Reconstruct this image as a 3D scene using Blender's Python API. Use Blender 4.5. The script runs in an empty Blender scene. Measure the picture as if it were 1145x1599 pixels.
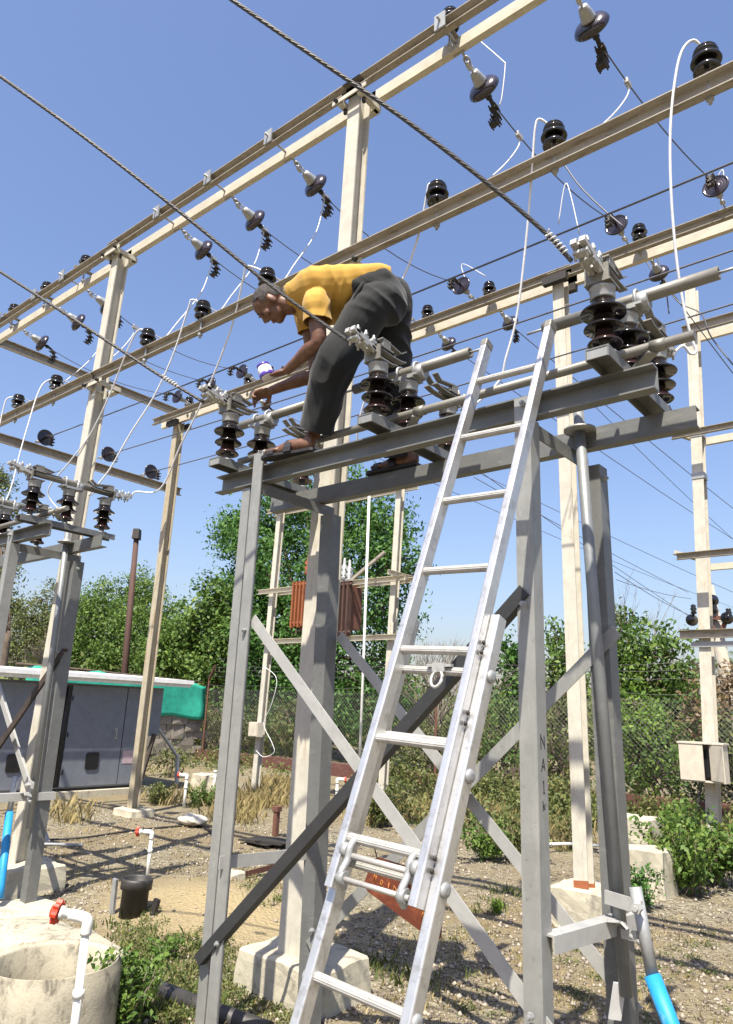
import bpy, bmesh, math, random
import numpy as np
from mathutils import Vector, Matrix, Quaternion, noise
random.seed(7); RNG = np.random.default_rng(11)
SC = bpy.context.scene
COL = SC.collection

# ------------------------------------------------------------ camera
FPX = 1124.75
CAMR = Vector((0.77172, 0.63471, 0.03984)); CAMU = Vector((0.13834, -0.22868, 0.96362)); CAMF = Vector((-0.62073, 0.73814, 0.26428))
CAMC = Vector((0, 0, 1.6))
cam = bpy.data.cameras.new('camera'); camo = bpy.data.objects.new('camera', cam); COL.objects.link(camo)
cam.sensor_fit = 'VERTICAL'; cam.sensor_height = 24.0; cam.lens = FPX / 1599 * 24.0
cam.clip_start = 0.05; cam.clip_end = 2000
cm = Matrix((CAMR, CAMU, -CAMF)).transposed().to_4x4(); cm.translation = CAMC
camo.matrix_world = cm
SC.camera = camo
SC.render.resolution_x = 733; SC.render.resolution_y = 1024

# ------------------------------------------------------------ light
SUN_EL = math.radians(60)
SUN_DIR = Vector((0.40, -0.917, 0)).normalized() * math.cos(SUN_EL) + Vector((0, 0, math.sin(SUN_EL)))  # towards the sun
w = bpy.data.worlds.new('World'); SC.world = w; w.use_nodes = True
nt = w.node_tree; bg = nt.nodes['Background']
sky = nt.nodes.new('ShaderNodeTexSky'); sky.sky_type = 'NISHITA'; sky.sun_disc = False
sky.sun_elevation = SUN_EL; sky.sun_rotation = math.atan2(SUN_DIR.x, SUN_DIR.y)
sky.air_density = 1.45; sky.dust_density = 2.5; sky.ozone_density = 5.4; sky.altitude = 100
tint = nt.nodes.new('ShaderNodeMix'); tint.data_type = 'RGBA'; tint.blend_type = 'MULTIPLY'; tint.inputs[0].default_value = 1.0; tint.inputs[7].default_value = (1.04, 0.955, 1.04, 1)   # camera white balance, whole sky alike
nt.links.new(sky.outputs[0], tint.inputs[6]); nt.links.new(tint.outputs[2], bg.inputs[0]); bg.inputs[1].default_value = 0.082
sl = bpy.data.lights.new('sun', 'SUN'); sl.energy = 4.6; sl.angle = math.radians(0.55); sl.color = (1.0, 0.93, 0.80)
so = bpy.data.objects.new('sun', sl); COL.objects.link(so)
so.rotation_euler = SUN_DIR.to_track_quat('Z', 'Y').to_euler(); so.location = (0, 0, 30)
SC.view_settings.view_transform = 'Standard'; SC.view_settings.look = 'None'
SC.view_settings.exposure = 1.28; SC.view_settings.gamma = 1.0; SC.view_settings.use_curve_mapping = False

# ------------------------------------------------------------ pixel -> place helpers
def ray(x, y): return CAMR * ((x - 572.5) / FPX) - CAMU * ((y - 799.5) / FPX) + CAMF
def _on(i, x, y, c):
    d = ray(x, y); return CAMC + d * ((c - CAMC[i]) / d[i])
def oX(x, y, c): return _on(0, x, y, c)
def oY(x, y, c): return _on(1, x, y, c)
def oZ(x, y, c=0.0): return _on(2, x, y, c)
def dep(x, y, t): return CAMC + ray(x, y) * t
def depth_of(P): return (Vector(P) - CAMC).dot(CAMF)
def pxpath(pts, t0, t1):
    L = [0]
    for a, b in zip(pts, pts[1:]): L.append(L[-1] + math.hypot(a[0] - b[0], a[1] - b[1]))
    return [dep(x, y, t0 + (t1 - t0) * l / L[-1]) for (x, y), l in zip(pts, L)]
def smooth_path(pts, n=6):
    P = [Vector(p) for p in pts]
    if len(P) < 3: return P
    Q = [P[0] * 2 - P[1]] + P + [P[-1] * 2 - P[-2]]
    out = []
    for i in range(1, len(Q) - 2):
        a, b, c, d = Q[i - 1], Q[i], Q[i + 1], Q[i + 2]
        for k in range(n):
            t = k / n
            out.append(0.5 * ((2 * b) + (c - a) * t + (2 * a - 5 * b + 4 * c - d) * t * t + (3 * b - a - 3 * c + d) * t ** 3))
    out.append(P[-1])
    return out
def sagline(a, b, sag, n=14):
    a = Vector(a); b = Vector(b)
    return [a.lerp(b, i / n) - Vector((0, 0, sag * 4 * (i / n) * (1 - i / n))) for i in range(n + 1)]

# ------------------------------------------------------------ materials
MATS = {}
ALB = 0.76
def al(c): return tuple(x * ALB for x in c)
def new_mat(name):
    m = bpy.data.materials.new(name); m.use_nodes = True; MATS[name] = m
    return m, m.node_tree, m.node_tree.nodes['Principled BSDF']
def ramp(nt, fac, stops):
    r = nt.nodes.new('ShaderNodeValToRGB'); e = r.color_ramp.elements
    while len(e) < len(stops): e.new(0.5)
    for k, (p, c) in enumerate(stops): e[k].position = p; e[k].color = (*c, 1)
    nt.links.new(fac, r.inputs[0]); return r.outputs[0]
def tex_noise(nt, scale, detail=5, rough=0.6, vec=None, dist=0.0):
    n = nt.nodes.new('ShaderNodeTexNoise'); n.inputs['Scale'].default_value = scale; n.inputs['Detail'].default_value = detail
    n.inputs['Roughness'].default_value = rough; n.inputs['Distortion'].default_value = dist
    if vec is not None: nt.links.new(vec, n.inputs['Vector'])
    return n.outputs['Fac']
def coords(nt, kind='Object', scale=None):
    t = nt.nodes.new('ShaderNodeTexCoord'); o = t.outputs[kind]
    if kind == 'World':
        pass
    if scale:
        m = nt.nodes.new('ShaderNodeMapping'); m.inputs['Scale'].default_value = scale; nt.links.new(o, m.inputs[0]); o = m.outputs[0]
    return o
def wpos(nt, scale=None):
    g = nt.nodes.new('ShaderNodeNewGeometry'); o = g.outputs['Position']
    if scale:
        m = nt.nodes.new('ShaderNodeMapping'); m.inputs['Scale'].default_value = scale; nt.links.new(o, m.inputs[0]); o = m.outputs[0]
    return o
def mixc(nt, fac, a, b, mode='MIX'):
    m = nt.nodes.new('ShaderNodeMix'); m.data_type = 'RGBA'; m.blend_type = mode
    if hasattr(fac, 'links'): nt.links.new(fac, m.inputs[0])
    else: m.inputs[0].default_value = fac
    for s, i in ((a, 6), (b, 7)):
        if hasattr(s, 'links'): nt.links.new(s, m.inputs[i])
        else: m.inputs[i].default_value = (*s, 1)
    return m.outputs[2]
def add_bump(nt, b, h, strength, dist=0.01):
    n = nt.nodes.new('ShaderNodeBump'); n.inputs['Strength'].default_value = strength; n.inputs['Distance'].default_value = dist
    nt.links.new(h, n.inputs['Height']); nt.links.new(n.outputs[0], b.inputs['Normal'])
def simple(name, c, rough=0.5, metal=0.0, var=0.18, scale=14, bump=0.0, spec=0.5, stretch=None, coat=0.0):
    m, nt, b = new_mat(name)
    c = al(c); v = wpos(nt, stretch)
    f = tex_noise(nt, scale, 6, 0.65, v)
    lo = tuple(x * (1 - var) for x in c); hi = tuple(min(1, x * (1 + var)) for x in c)
    col = ramp(nt, f, [(0.3, lo), (0.7, hi)])
    nt.links.new(col, b.inputs['Base Color'])
    b.inputs['Roughness'].default_value = rough; b.inputs['Metallic'].default_value = metal
    b.inputs['Specular IOR Level'].default_value = spec; b.inputs['Coat Weight'].default_value = coat
    if bump: add_bump(nt, b, tex_noise(nt, scale * 4, 5, 0.7, v), bump, 0.004)
    return m
def stained(name, c, stain, rough=0.55, metal=0.0, amount=0.55, scale=3.0, stretch=(6, 6, 1.0), grime=None, bump=0.15, spec=0.4):
    m, nt, b = new_mat(name)
    c = al(c); stain = al(stain); grime = al(grime) if grime else None
    v = wpos(nt, stretch); v2 = wpos(nt)
    f1 = tex_noise(nt, 9, 6, 0.7, v2); base = ramp(nt, f1, [(0.25, tuple(x * 0.82 for x in c)), (0.75, tuple(min(1, x * 1.14) for x in c))])
    f2 = tex_noise(nt, scale, 8, 0.75, v, 0.6)
    msk = ramp(nt, f2, [(amount, (0, 0, 0)), (min(1, amount + 0.14), (1, 1, 1))])
    col = mixc(nt, msk, base, stain)
    if grime:
        f3 = tex_noise(nt, 38, 4, 0.8, v2); m3 = ramp(nt, f3, [(0.6, (0, 0, 0)), (0.75, (0.7, 0.7, 0.7))]); col = mixc(nt, m3, col, grime)
    nt.links.new(col, b.inputs['Base Color'])
    b.inputs['Roughness'].default_value = rough; b.inputs['Metallic'].default_value = metal; b.inputs['Specular IOR Level'].default_value = spec
    if bump: add_bump(nt, b, tex_noise(nt, 60, 5, 0.7, v2), bump, 0.003)
    return m
stained('grey_steel', (0.345, 0.35, 0.335), (0.43, 0.43, 0.40), 0.5, 0.3, 0.53, 2.6, (6, 6, 1.2), (0.14, 0.13, 0.11))
stained('beam_grey', (0.195, 0.20, 0.195), (0.26, 0.262, 0.25), 0.5, 0.25, 0.54, 2.6, (2, 6, 6), (0.11, 0.105, 0.095))
stained('pipe_grey', (0.26, 0.275, 0.285), (0.36, 0.37, 0.37), 0.5, 0.35, 0.55, 6, (5, 5, 1), (0.17, 0.17, 0.17))
stained('brace_steel', (0.48, 0.48, 0.46), (0.34, 0.34, 0.33), 0.5, 0.25, 0.58, 3.0, (3, 3, 3), (0.3, 0.29, 0.28))
stained('shaded_brace_steel', (0.045, 0.047, 0.05), (0.16, 0.16, 0.155), 0.5, 0.2, 0.62, 5.0, (2, 2, 2), (0.12, 0.11, 0.1))
stained('rusty_cream', (0.47, 0.42, 0.31), (0.31, 0.20, 0.09), 0.65, 0.0, 0.52, 2.0, (9, 9, 0.45), (0.5, 0.45, 0.36))
stained('cream_steel', (0.60, 0.57, 0.485), (0.42, 0.35, 0.24), 0.6, 0.0, 0.55, 2.4, (7, 7, 0.7), (0.33, 0.29, 0.22))
stained('weathered_and_shaded_steel', (0.37, 0.335, 0.28), (0.19, 0.155, 0.12), 0.7, 0.0, 0.52, 3.4, (1.5, 6, 6), (0.42, 0.37, 0.29))  # weathering, plus the shade inside open channels put into the tone
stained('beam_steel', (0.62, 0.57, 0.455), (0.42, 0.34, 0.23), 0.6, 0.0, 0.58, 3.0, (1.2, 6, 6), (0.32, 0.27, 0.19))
stained('rust_post', (0.17, 0.075, 0.05), (0.10, 0.045, 0.033), 0.8, 0.0, 0.5, 4.0, (4, 4, 1), (0.3, 0.15, 0.09))
stained('dark_and_shaded_rust', (0.085, 0.045, 0.035), (0.15, 0.07, 0.045), 0.8, 0.0, 0.55, 4.0, (4, 4, 1), (0.06, 0.035, 0.03))
stained('rust_orange', (0.30, 0.095, 0.035), (0.19, 0.055, 0.025), 0.75, 0.0, 0.52, 5.0, (3, 3, 1), (0.5, 0.2, 0.09))
stained('sign_rust', (0.14, 0.036, 0.018), (0.24, 0.07, 0.028), 0.55, 0.0, 0.5, 9.0, (2, 2, 2), (0.1, 0.03, 0.015))
simple('sign_text', (0.60, 0.22, 0.04), 0.6, 0, 0.25, 40)
stained('aluminium', (0.74, 0.735, 0.72), (0.50, 0.48, 0.45), 0.38, 0.75, 0.52, 4.5, (3, 3, 3), (0.36, 0.345, 0.32), 0.10)
stained('rung_aluminium', (0.58, 0.565, 0.53), (0.44, 0.43, 0.40), 0.55, 0.5, 0.5, 6, (4, 4, 4), (0.35, 0.34, 0.31), 0.15)
stained('galvanised', (0.44, 0.45, 0.45), (0.30, 0.30, 0.29), 0.5, 0.45, 0.55, 10, (2, 2, 2), (0.25, 0.24, 0.23))
stained('clamp_metal', (0.55, 0.55, 0.53), (0.32, 0.30, 0.27), 0.5, 0.4, 0.52, 16, (2, 2, 2), (0.2, 0.18, 0.16))
stained('tube_metal', (0.26, 0.25, 0.22), (0.16, 0.135, 0.11), 0.5, 0.35, 0.55, 8, (1, 4, 4), (0.36, 0.34, 0.3))
simple('porcelain', (0.009, 0.006, 0.0055), 0.10, 0, 0.3, 8, coat=0.3)
simple('porcelain_lower', (0.030, 0.014, 0.013), 0.12, 0, 0.3, 8, coat=0.3)
simple('porcelain_black', (0.010, 0.009, 0.010), 0.10, 0, 0.3, 8, coat=0.3)
simple('porcelain_plum', (0.024, 0.017, 0.022), 0.16, 0, 0.3, 8, coat=0.3)
stained('white_wire', (0.88, 0.89, 0.92), (0.60, 0.60, 0.61), 0.5, 0, 0.56, 40, (1, 1, 1), (0.5, 0.5, 0.5), 0.3)
simple('grey_wire', (0.13, 0.13, 0.14), 0.5, 0.3, 0.25, 60)
simple('strand', (0.085, 0.083, 0.085), 0.5, 0.35, 0.3, 50)
simple('bolt_dark', (0.05, 0.045, 0.04), 0.6, 0.4, 0.3, 50)
stained('blue_grip', (0.02, 0.30, 0.66), (0.22, 0.46, 0.68), 0.5, 0, 0.60, 9, (2, 2, 1), (0.05, 0.24, 0.45), 0.2)
stained('pvc_white', (0.85, 0.85, 0.80), (0.46, 0.43, 0.36), 0.5, 0, 0.62, 6, (3, 3, 1), (0.55, 0.52, 0.45), 0.1)
stained('tap_red', (0.62, 0.05, 0.02), (0.42, 0.06, 0.03), 0.5, 0, 0.55, 14, (2, 2, 2), (0.5, 0.14, 0.09), 0.1)
simple('pipe_black', (0.035, 0.032, 0.03), 0.55, 0, 0.4, 12, 0.2)
stained('concrete', (0.52, 0.48, 0.37), (0.25, 0.225, 0.18), 0.95, 0, 0.54, 5.0, (1.6, 1.6, 1.3), (0.36, 0.32, 0.25), 1.0)
stained('pit_concrete', (0.46, 0.42, 0.32), (0.17, 0.15, 0.115), 0.95, 0, 0.50, 6.5, (1.5, 1.5, 0.9), (0.27, 0.24, 0.18), 1.0)
stained('plinth_maroon', (0.125, 0.052, 0.042), (0.21, 0.12, 0.09), 0.9, 0, 0.55, 3, (1, 1, 3), (0.1, 0.05, 0.04), 0.6)
stained('stone', (0.30, 0.27, 0.23), (0.20, 0.17, 0.14), 0.95, 0, 0.5, 5, (2, 2, 2), (0.4, 0.36, 0.3), 0.9)
stained('kiosk_grey', (0.215, 0.235, 0.275), (0.25, 0.265, 0.295), 0.5, 0.1, 0.62, 2, (2, 2, 1), (0.09, 0.095, 0.11), 0.05)
stained('kiosk_white', (0.95, 0.96, 0.97), (0.7, 0.7, 0.69), 0.5, 0, 0.62, 2, (2, 2, 2), (0.6, 0.6, 0.58), 0.05)
simple('black_trim', (0.012, 0.012, 0.013), 0.4, 0, 0.3, 20)
simple('label_pink', (0.55, 0.42, 0.45), 0.6)
simple('tarp_green', (0.03, 0.44, 0.31), 0.7, 0, 0.25, 5, 0.5)
simple('box_beige', (0.60, 0.55, 0.45), 0.6, 0, 0.12, 9)
simple('dark_wood_and_shaded_brace', (0.045, 0.032, 0.026), 0.75, 0, 0.5, 14, 0.4, stretch=(1, 1, 1))
simple('fence_wire', (0.22, 0.22, 0.21), 0.6, 0.4, 0.2, 20)
simple('bark', (0.12, 0.09, 0.065), 0.95, 0, 0.4, 8, 0.8)
simple('twig', (0.20, 0.165, 0.13), 0.95, 0, 0.3, 8)
simple('pole_concrete', (0.42, 0.38, 0.31), 0.9, 0, 0.2, 6, 0.4)
simple('white_metal', (0.7, 0.7, 0.69), 0.5, 0.1, 0.1, 14)
simple('lettering_black', (0.03, 0.03, 0.03), 0.7)
simple('stone_gravel', (0.33, 0.29, 0.235), 0.95, 0, 0.42, 3.0)
# leaves: colour varies with a per-leaf value stored on the mesh
def leaf_mat(name, dark, mid, light, trans=0.35):
    dark, mid, light = (tuple(x * (0.95 if name.startswith('leaf') else ALB) for x in k_) for k_ in (dark, mid, light)); m, nt, b = new_mat(name)
    a = nt.nodes.new('ShaderNodeAttribute'); a.attribute_name = 'leafvar'
    col = ramp(nt, a.outputs['Fac'], [(0.0, dark), (0.5, mid), (1.0, light)])
    nt.links.new(col, b.inputs['Base Color']); b.inputs['Roughness'].default_value = 0.55; b.inputs['Specular IOR Level'].default_value = 0.3
    tr = nt.nodes.new('ShaderNodeBsdfTranslucent'); nt.links.new(col, tr.inputs[0])
    mx = nt.nodes.new('ShaderNodeMixShader'); mx.inputs[0].default_value = trans
    nt.links.new(b.outputs[0], mx.inputs[1]); nt.links.new(tr.outputs[0], mx.inputs[2])
    nt.links.new(mx.outputs[0], nt.nodes['Material Output'].inputs[0])
    return m
leaf_mat('leaf_deep', (0.03, 0.085, 0.018), (0.065, 0.16, 0.03), (0.13, 0.245, 0.05))
leaf_mat('leaf_mid', (0.05, 0.10, 0.02), (0.105, 0.185, 0.035), (0.19, 0.26, 0.055))
leaf_mat('leaf_olive', (0.06, 0.085, 0.026), (0.125, 0.15, 0.045), (0.21, 0.215, 0.075))
leaf_mat('leaf_bright', (0.08, 0.15, 0.02), (0.14, 0.25, 0.03), (0.22, 0.32, 0.05))
leaf_mat('leaf_dry', (0.13, 0.09, 0.045), (0.20, 0.145, 0.075), (0.27, 0.20, 0.11))
leaf_mat('grass_dry', (0.22, 0.18, 0.075), (0.40, 0.32, 0.14), (0.56, 0.46, 0.23), 0.3)
leaf_mat('grass_green', (0.07, 0.10, 0.025), (0.13, 0.17, 0.045), (0.22, 0.23, 0.075), 0.3)

# ------------------------------------------------------------ mesh builder and tagging
ORG = {}
def perp(d):
    d = Vector(d).normalized(); a = Vector((0, 0, 1)) if abs(d.z) < 0.9 else Vector((1, 0, 0))
    x = d.cross(a).normalized(); return x, x.cross(d).normalized()
class MB:
    def __init__(s): s.v = []; s.f = []; s.s = []
    def add(s, vs, fs, smooth=False):
        o = len(s.v); s.v.extend(Vector(v) for v in vs); s.f.extend([tuple(i + o for i in f) for f in fs]); s.s.extend([smooth] * len(fs)); return s
    def box(s, c, size, R=None, taper=1.0):
        c = Vector(c); hx, hy, hz = (k / 2 for k in size); vs = []
        for z in (-1, 1):
            k = taper if z > 0 else 1.0
            for x, y in ((-1, -1), (1, -1), (1, 1), (-1, 1)):
                v = Vector((x * hx * k, y * hy * k, z * hz)); vs.append(c + (R @ v if R else v))
        return s.add(vs, [(3, 2, 1, 0), (4, 5, 6, 7), (0, 1, 5, 4), (1, 2, 6, 5), (2, 3, 7, 6), (3, 0, 4, 7)])
    def b2(s, lo, hi): return s.box([(a + b) / 2 for a, b in zip(lo, hi)], [abs(b - a) for a, b in zip(lo, hi)])
    def prism(s, prof, a, b, up=(0, 0, 1), off=(0, 0), smooth=False):
        a = Vector(a); b = Vector(b); d = (b - a).normalized(); y = Vector(up); y = (y - d * y.dot(d)).normalized(); x = y.cross(d)
        n = len(prof); vs = [a + x * (p[0] + off[0]) + y * (p[1] + off[1]) for p in prof] + [b + x * (p[0] + off[0]) + y * (p[1] + off[1]) for p in prof]
        fs = [(i, (i + 1) % n, n + (i + 1) % n, n + i) for i in range(n)]
        s.add(vs, fs, smooth); return s.add([], [])._caps(len(s.v) - 2 * n, n)
    def _caps(s, o, n):
        s.f.append(tuple(o + i for i in reversed(range(n)))); s.f.append(tuple(o + n + i for i in range(n))); s.s += [False, False]; return s
    def lathe(s, prof, base=(0, 0, 0), axis=(0, 0, 1), n=20, smooth=True):
        base = Vector(base); d = Vector(axis).normalized(); x, y = perp(d); o = len(s.v)
        for r, z in prof:
            for k in range(n):
                t = 2 * math.pi * k / n; s.v.append(base + d * z + (x * math.cos(t) + y * math.sin(t)) * max(r, 1e-5))
        for i in range(len(prof) - 1):
            for k in range(n):
                s.f.append((o + i * n + k, o + (i + 1) * n + k, o + (i + 1) * n + (k + 1) % n, o + i * n + (k + 1) % n)); s.s.append(smooth)
        s.f.append(tuple(o + k for k in range(n))); s.f.append(tuple(o + (len(prof) - 1) * n + k for k in reversed(range(n)))); s.s += [False, False]
        return s
    def tube(s, pts, r, n=8, smooth=True):
        P = [Vector(p) for p in pts]; o = len(s.v); m = len(P); x = None
        rr = r if isinstance(r, (list, tuple)) else [r] * m
        for i, p in enumerate(P):
            d = (P[min(i + 1, m - 1)] - P[max(i - 1, 0)]).normalized()
            if x is None: x, y = perp(d)
            else:
                x = (x - d * x.dot(d)).normalized(); y = x.cross(d)
            for k in range(n):
                t = 2 * math.pi * k / n; s.v.append(p + (x * math.cos(t) + y * math.sin(t)) * rr[i])
        for i in range(m - 1):
            for k in range(n):
                s.f.append((o + i * n + k, o + (i + 1) * n + k, o + (i + 1) * n + (k + 1) % n, o + i * n + (k + 1) % n)); s.s.append(smooth)
        s.f.append(tuple(o + k for k in range(n))); s.f.append(tuple(o + (m - 1) * n + k for k in reversed(range(n)))); s.s += [False, False]
        return s
    def rod(s, a, b, r, n=10): return s.tube([a, b], r, n)
    def bolt(s, p, axis, r=0.008, h=0.012): return s.lathe([(r, 0), (r, h), (r * 0.5, h), (r * 0.5, h + 0.01)], p, axis, 6, False)
    def ell(s, c, r, n=14, m=9, R=None):
        c = Vector(c); o = len(s.v)
        for i in range(m + 1):
            a = math.pi * i / m
            for k in range(n):
                t = 2 * math.pi * k / n; v = Vector((r[0] * math.sin(a) * math.cos(t), r[1] * math.sin(a) * math.sin(t), r[2] * math.cos(a)))
                s.v.append(c + (R @ v if R else v))
        for i in range(m):
            for k in range(n):
                s.f.append((o + i * n + k, o + (i + 1) * n + k, o + (i + 1) * n + (k + 1) % n, o + i * n + (k + 1) % n)); s.s.append(True)
        return s
    def mesh(s, name, org):
        me = bpy.data.meshes.new(name); me.from_pydata([tuple(v - org) for v in s.v], [], s.f)
        me.polygons.foreach_set('use_smooth', s.s); me.validate(); me.update()
        bm = bmesh.new(); bm.from_mesh(me); bmesh.ops.remove_doubles(bm, verts=bm.verts, dist=1e-5); bmesh.ops.recalc_face_normals(bm, faces=bm.faces); bm.to_mesh(me); bm.free()
        return me
    def build(s, name, mat, parent=None, label=None, org=None):
        if parent is not None: o_ = ORG[parent.name]
        elif org is not None: o_ = Vector(org)
        else:
            xs = [v.x for v in s.v]; ys = [v.y for v in s.v]; o_ = Vector(((min(xs) + max(xs)) / 2, (min(ys) + max(ys)) / 2, min(v.z for v in s.v)))
        me = s.mesh(name, o_); o = bpy.data.objects.new(name, me); COL.objects.link(o)
        me.materials.append(MATS[mat] if isinstance(mat, str) else mat)
        if parent is not None: o.parent = parent
        else: o.location = o_
        ORG[o.name] = o_
        if label: o['label'] = label
        return o
LABELS = {}
def tag(o, label, cat, group=None, kind=None):
    o['label'] = label; o['category'] = cat
    if group: o['group'] = group
    if kind: o['kind'] = kind
    LABELS.setdefault(label, []).append(o.name)
    return o
def thing(name, label, cat, loc=(0, 0, 0), group=None):
    o = bpy.data.objects.new(name, None); COL.objects.link(o); o.location = loc; o.empty_display_size = 0.1
    ORG[o.name] = Vector(loc); return tag(o, label, cat, group)
def struct(o): o['kind'] = 'structure'; return o
def copy_tree(o, parent=None):
    c = o.copy(); COL.objects.link(c); c.parent = parent; ORG[c.name] = ORG[o.name]
    for ch in list(o.children): copy_tree(ch, c)
    return c
# section profiles (local x, local y = up)
def channel(h, w, t=0.007, flip=False):      # web at x=0, flanges towards -x
    p = [(0, -h / 2), (0, h / 2), (-w, h / 2), (-w, h / 2 - t), (-t, h / 2 - t * 1.2), (-t, -h / 2 + t * 1.2), (-w, -h / 2 + t), (-w, -h / 2)]
    return [(-x, y) for x, y in reversed(p)] if flip else p
def angle(w, t=0.006, sx=1, sy=1):
    p = [(0, 0), (w, 0), (w, t), (t, t), (t, w), (0, w)]
    p = [(x * sx, y * sy) for x, y in p]
    return p if sx * sy > 0 else p[::-1]
def hsec(d, b, t=0.008):                      # flanges at y=+-d/2, width b along x
    h = b / 2; k = d / 2
    return [(-h, -k), (h, -k), (h, -k + t), (t / 2, -k + t), (t / 2, k - t), (h, k - t), (h, k), (-h, k), (-h, k - t), (-t / 2, k - t), (-t / 2, -k + t), (-h, -k + t)]
def rect(w, h): return [(-w / 2, -h / 2), (w / 2, -h / 2), (w / 2, h / 2), (-w / 2, h / 2)]
# ============================================================ GROUND
MOUND = (-5.0, 4.25)
def gz(x, y):
    n = 0.018 * noise.noise(Vector((x * 0.9, y * 0.9, 0))) + 0.010 * noise.noise(Vector((x * 3.1, y * 3.1, 2)))
    d2 = ((x - MOUND[0]) / 1.0) ** 2 + ((y - MOUND[1]) / 0.75) ** 2
    return n + 0.16 * math.exp(-d2 * 1.3) - 0.012
def mat_ground():
    m, nt, b = new_mat('ground_soil')
    v = wpos(nt)
    big = tex_noise(nt, 0.55, 6, 0.62, v, 0.4); mid = tex_noise(nt, 3.2, 6, 0.7, v); fine = tex_noise(nt, 42, 4, 0.75, v)
    vor = nt.nodes.new('ShaderNodeTexVoronoi'); vor.inputs['Scale'].default_value = 34; nt.links.new(v, vor.inputs['Vector'])
    sep = nt.nodes.new('ShaderNodeSeparateColor'); nt.links.new(vor.outputs['Color'], sep.inputs[0])
    stones = ramp(nt, sep.outputs[0], [(0.0, (0.105, 0.090, 0.062)), (0.45, (0.187, 0.166, 0.118)), (0.8, (0.236, 0.214, 0.156)), (1.0, (0.304, 0.280, 0.207))])
    soil = ramp(nt, fine, [(0.25, (0.134, 0.106, 0.063)), (0.75, (0.244, 0.199, 0.123))])
    c = mixc(nt, ramp(nt, big, [(0.42, (0, 0, 0)), (0.6, (1, 1, 1))]), stones, soil)
    dry = ramp(nt, mid, [(0.52, (0, 0, 0)), (0.68, (0.55, 0.55, 0.55))])
    c = mixc(nt, dry, c, (0.192, 0.158, 0.080))
    a = nt.nodes.new('ShaderNodeAttribute'); a.attribute_name = 'sand'
    sandc = ramp(nt, fine, [(0.2, (0.254, 0.199, 0.111)), (0.8, (0.338, 0.277, 0.161))])
    c = mixc(nt, a.outputs['Fac'], c, sandc)
    nt.links.new(c, b.inputs['Base Color']); b.inputs['Roughness'].default_value = 0.97; b.inputs['Specular IOR Level'].default_value = 0.15
    ad = nt.nodes.new('ShaderNodeMath'); ad.operation = 'ADD'; nt.links.new(vor.outputs['Distance'], ad.inputs[0]); nt.links.new(fine, ad.inputs[1])
    add_bump(nt, b, ad.outputs[0], 0.9, 0.02)
mat_ground()
def axis_lines(lo, hi, step, far):
    mid = list(np.arange(lo, hi + 1e-6, step)); out = []; d = step; p = hi
    while p < far: d *= 1.25; p += d; out.append(p)
    neg = []; d = step; p = lo
    while p > -far: d *= 1.25; p -= d; neg.append(p)
    return neg[::-1] + mid + out
gx = axis_lines(-12.5, 1.0, 0.07, 420); gy = axis_lines(1.2, 12.0, 0.07, 420)
gv = []; sand = []
for y in gy:
    for x in gx:
        near = -30 < x < 10 and -10 < y < 30
        gv.append((x, y, gz(x, y) if near else 0.0))
        d2 = ((x - MOUND[0] - 0.2) / 1.7) ** 2 + ((y - MOUND[1] + 0.1) / 1.05) ** 2
        sand.append(max(0.0, min(1.0, (math.exp(-d2 * 1.1) - 0.32) * 1.5 + 0.35 * noise.noise(Vector((x * 2, y * 2, 5))) * math.exp(-d2 * 0.3))))
nx = len(gx); gf = [(j * nx + i, j * nx + i + 1, (j + 1) * nx + i + 1, (j + 1) * nx + i) for j in range(len(gy) - 1) for i in range(nx - 1)]
me = bpy.data.meshes.new('ground'); me.from_pydata(gv, [], gf); me.polygons.foreach_set('use_smooth', [True] * len(gf))
at = me.attributes.new('sand', 'FLOAT', 'POINT'); at.data.foreach_set('value', sand)
go = bpy.data.objects.new('ground', me); COL.objects.link(go); me.materials.append(MATS['ground_soil']); struct(go)
go['label'] = 'stony dry ground of gravel, sand and sparse weeds'

# raw mesh from numpy arrays (stones, leaves, grass): one object
def np_mesh(name, verts, faces_per, k, mat, parent=None, leafvar=None, kind=None):
    me = bpy.data.meshes.new(name); nv = len(verts); nf = len(faces_per)
    me.vertices.add(nv); me.vertices.foreach_set('co', np.asarray(verts, np.float32).ravel())
    me.loops.add(nf * k); me.loops.foreach_set('vertex_index', np.asarray(faces_per, np.int32).ravel())
    me.polygons.add(nf); me.polygons.foreach_set('loop_start', np.arange(nf, dtype=np.int32) * k); me.polygons.foreach_set('loop_total', np.full(nf, k, np.int32))
    me.update(calc_edges=True)
    if leafvar is not None:
        a = me.attributes.new('leafvar', 'FLOAT', 'FACE'); a.data.foreach_set('value', np.asarray(leafvar, np.float32))
    o = bpy.data.objects.new(name, me); COL.objects.link(o); me.materials.append(MATS[mat])
    if parent is not None: o.parent = parent
    if kind: o['kind'] = kind
    ORG[o.name] = Vector((0, 0, 0)) if parent is None else ORG[parent.name]
    return o
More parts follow.
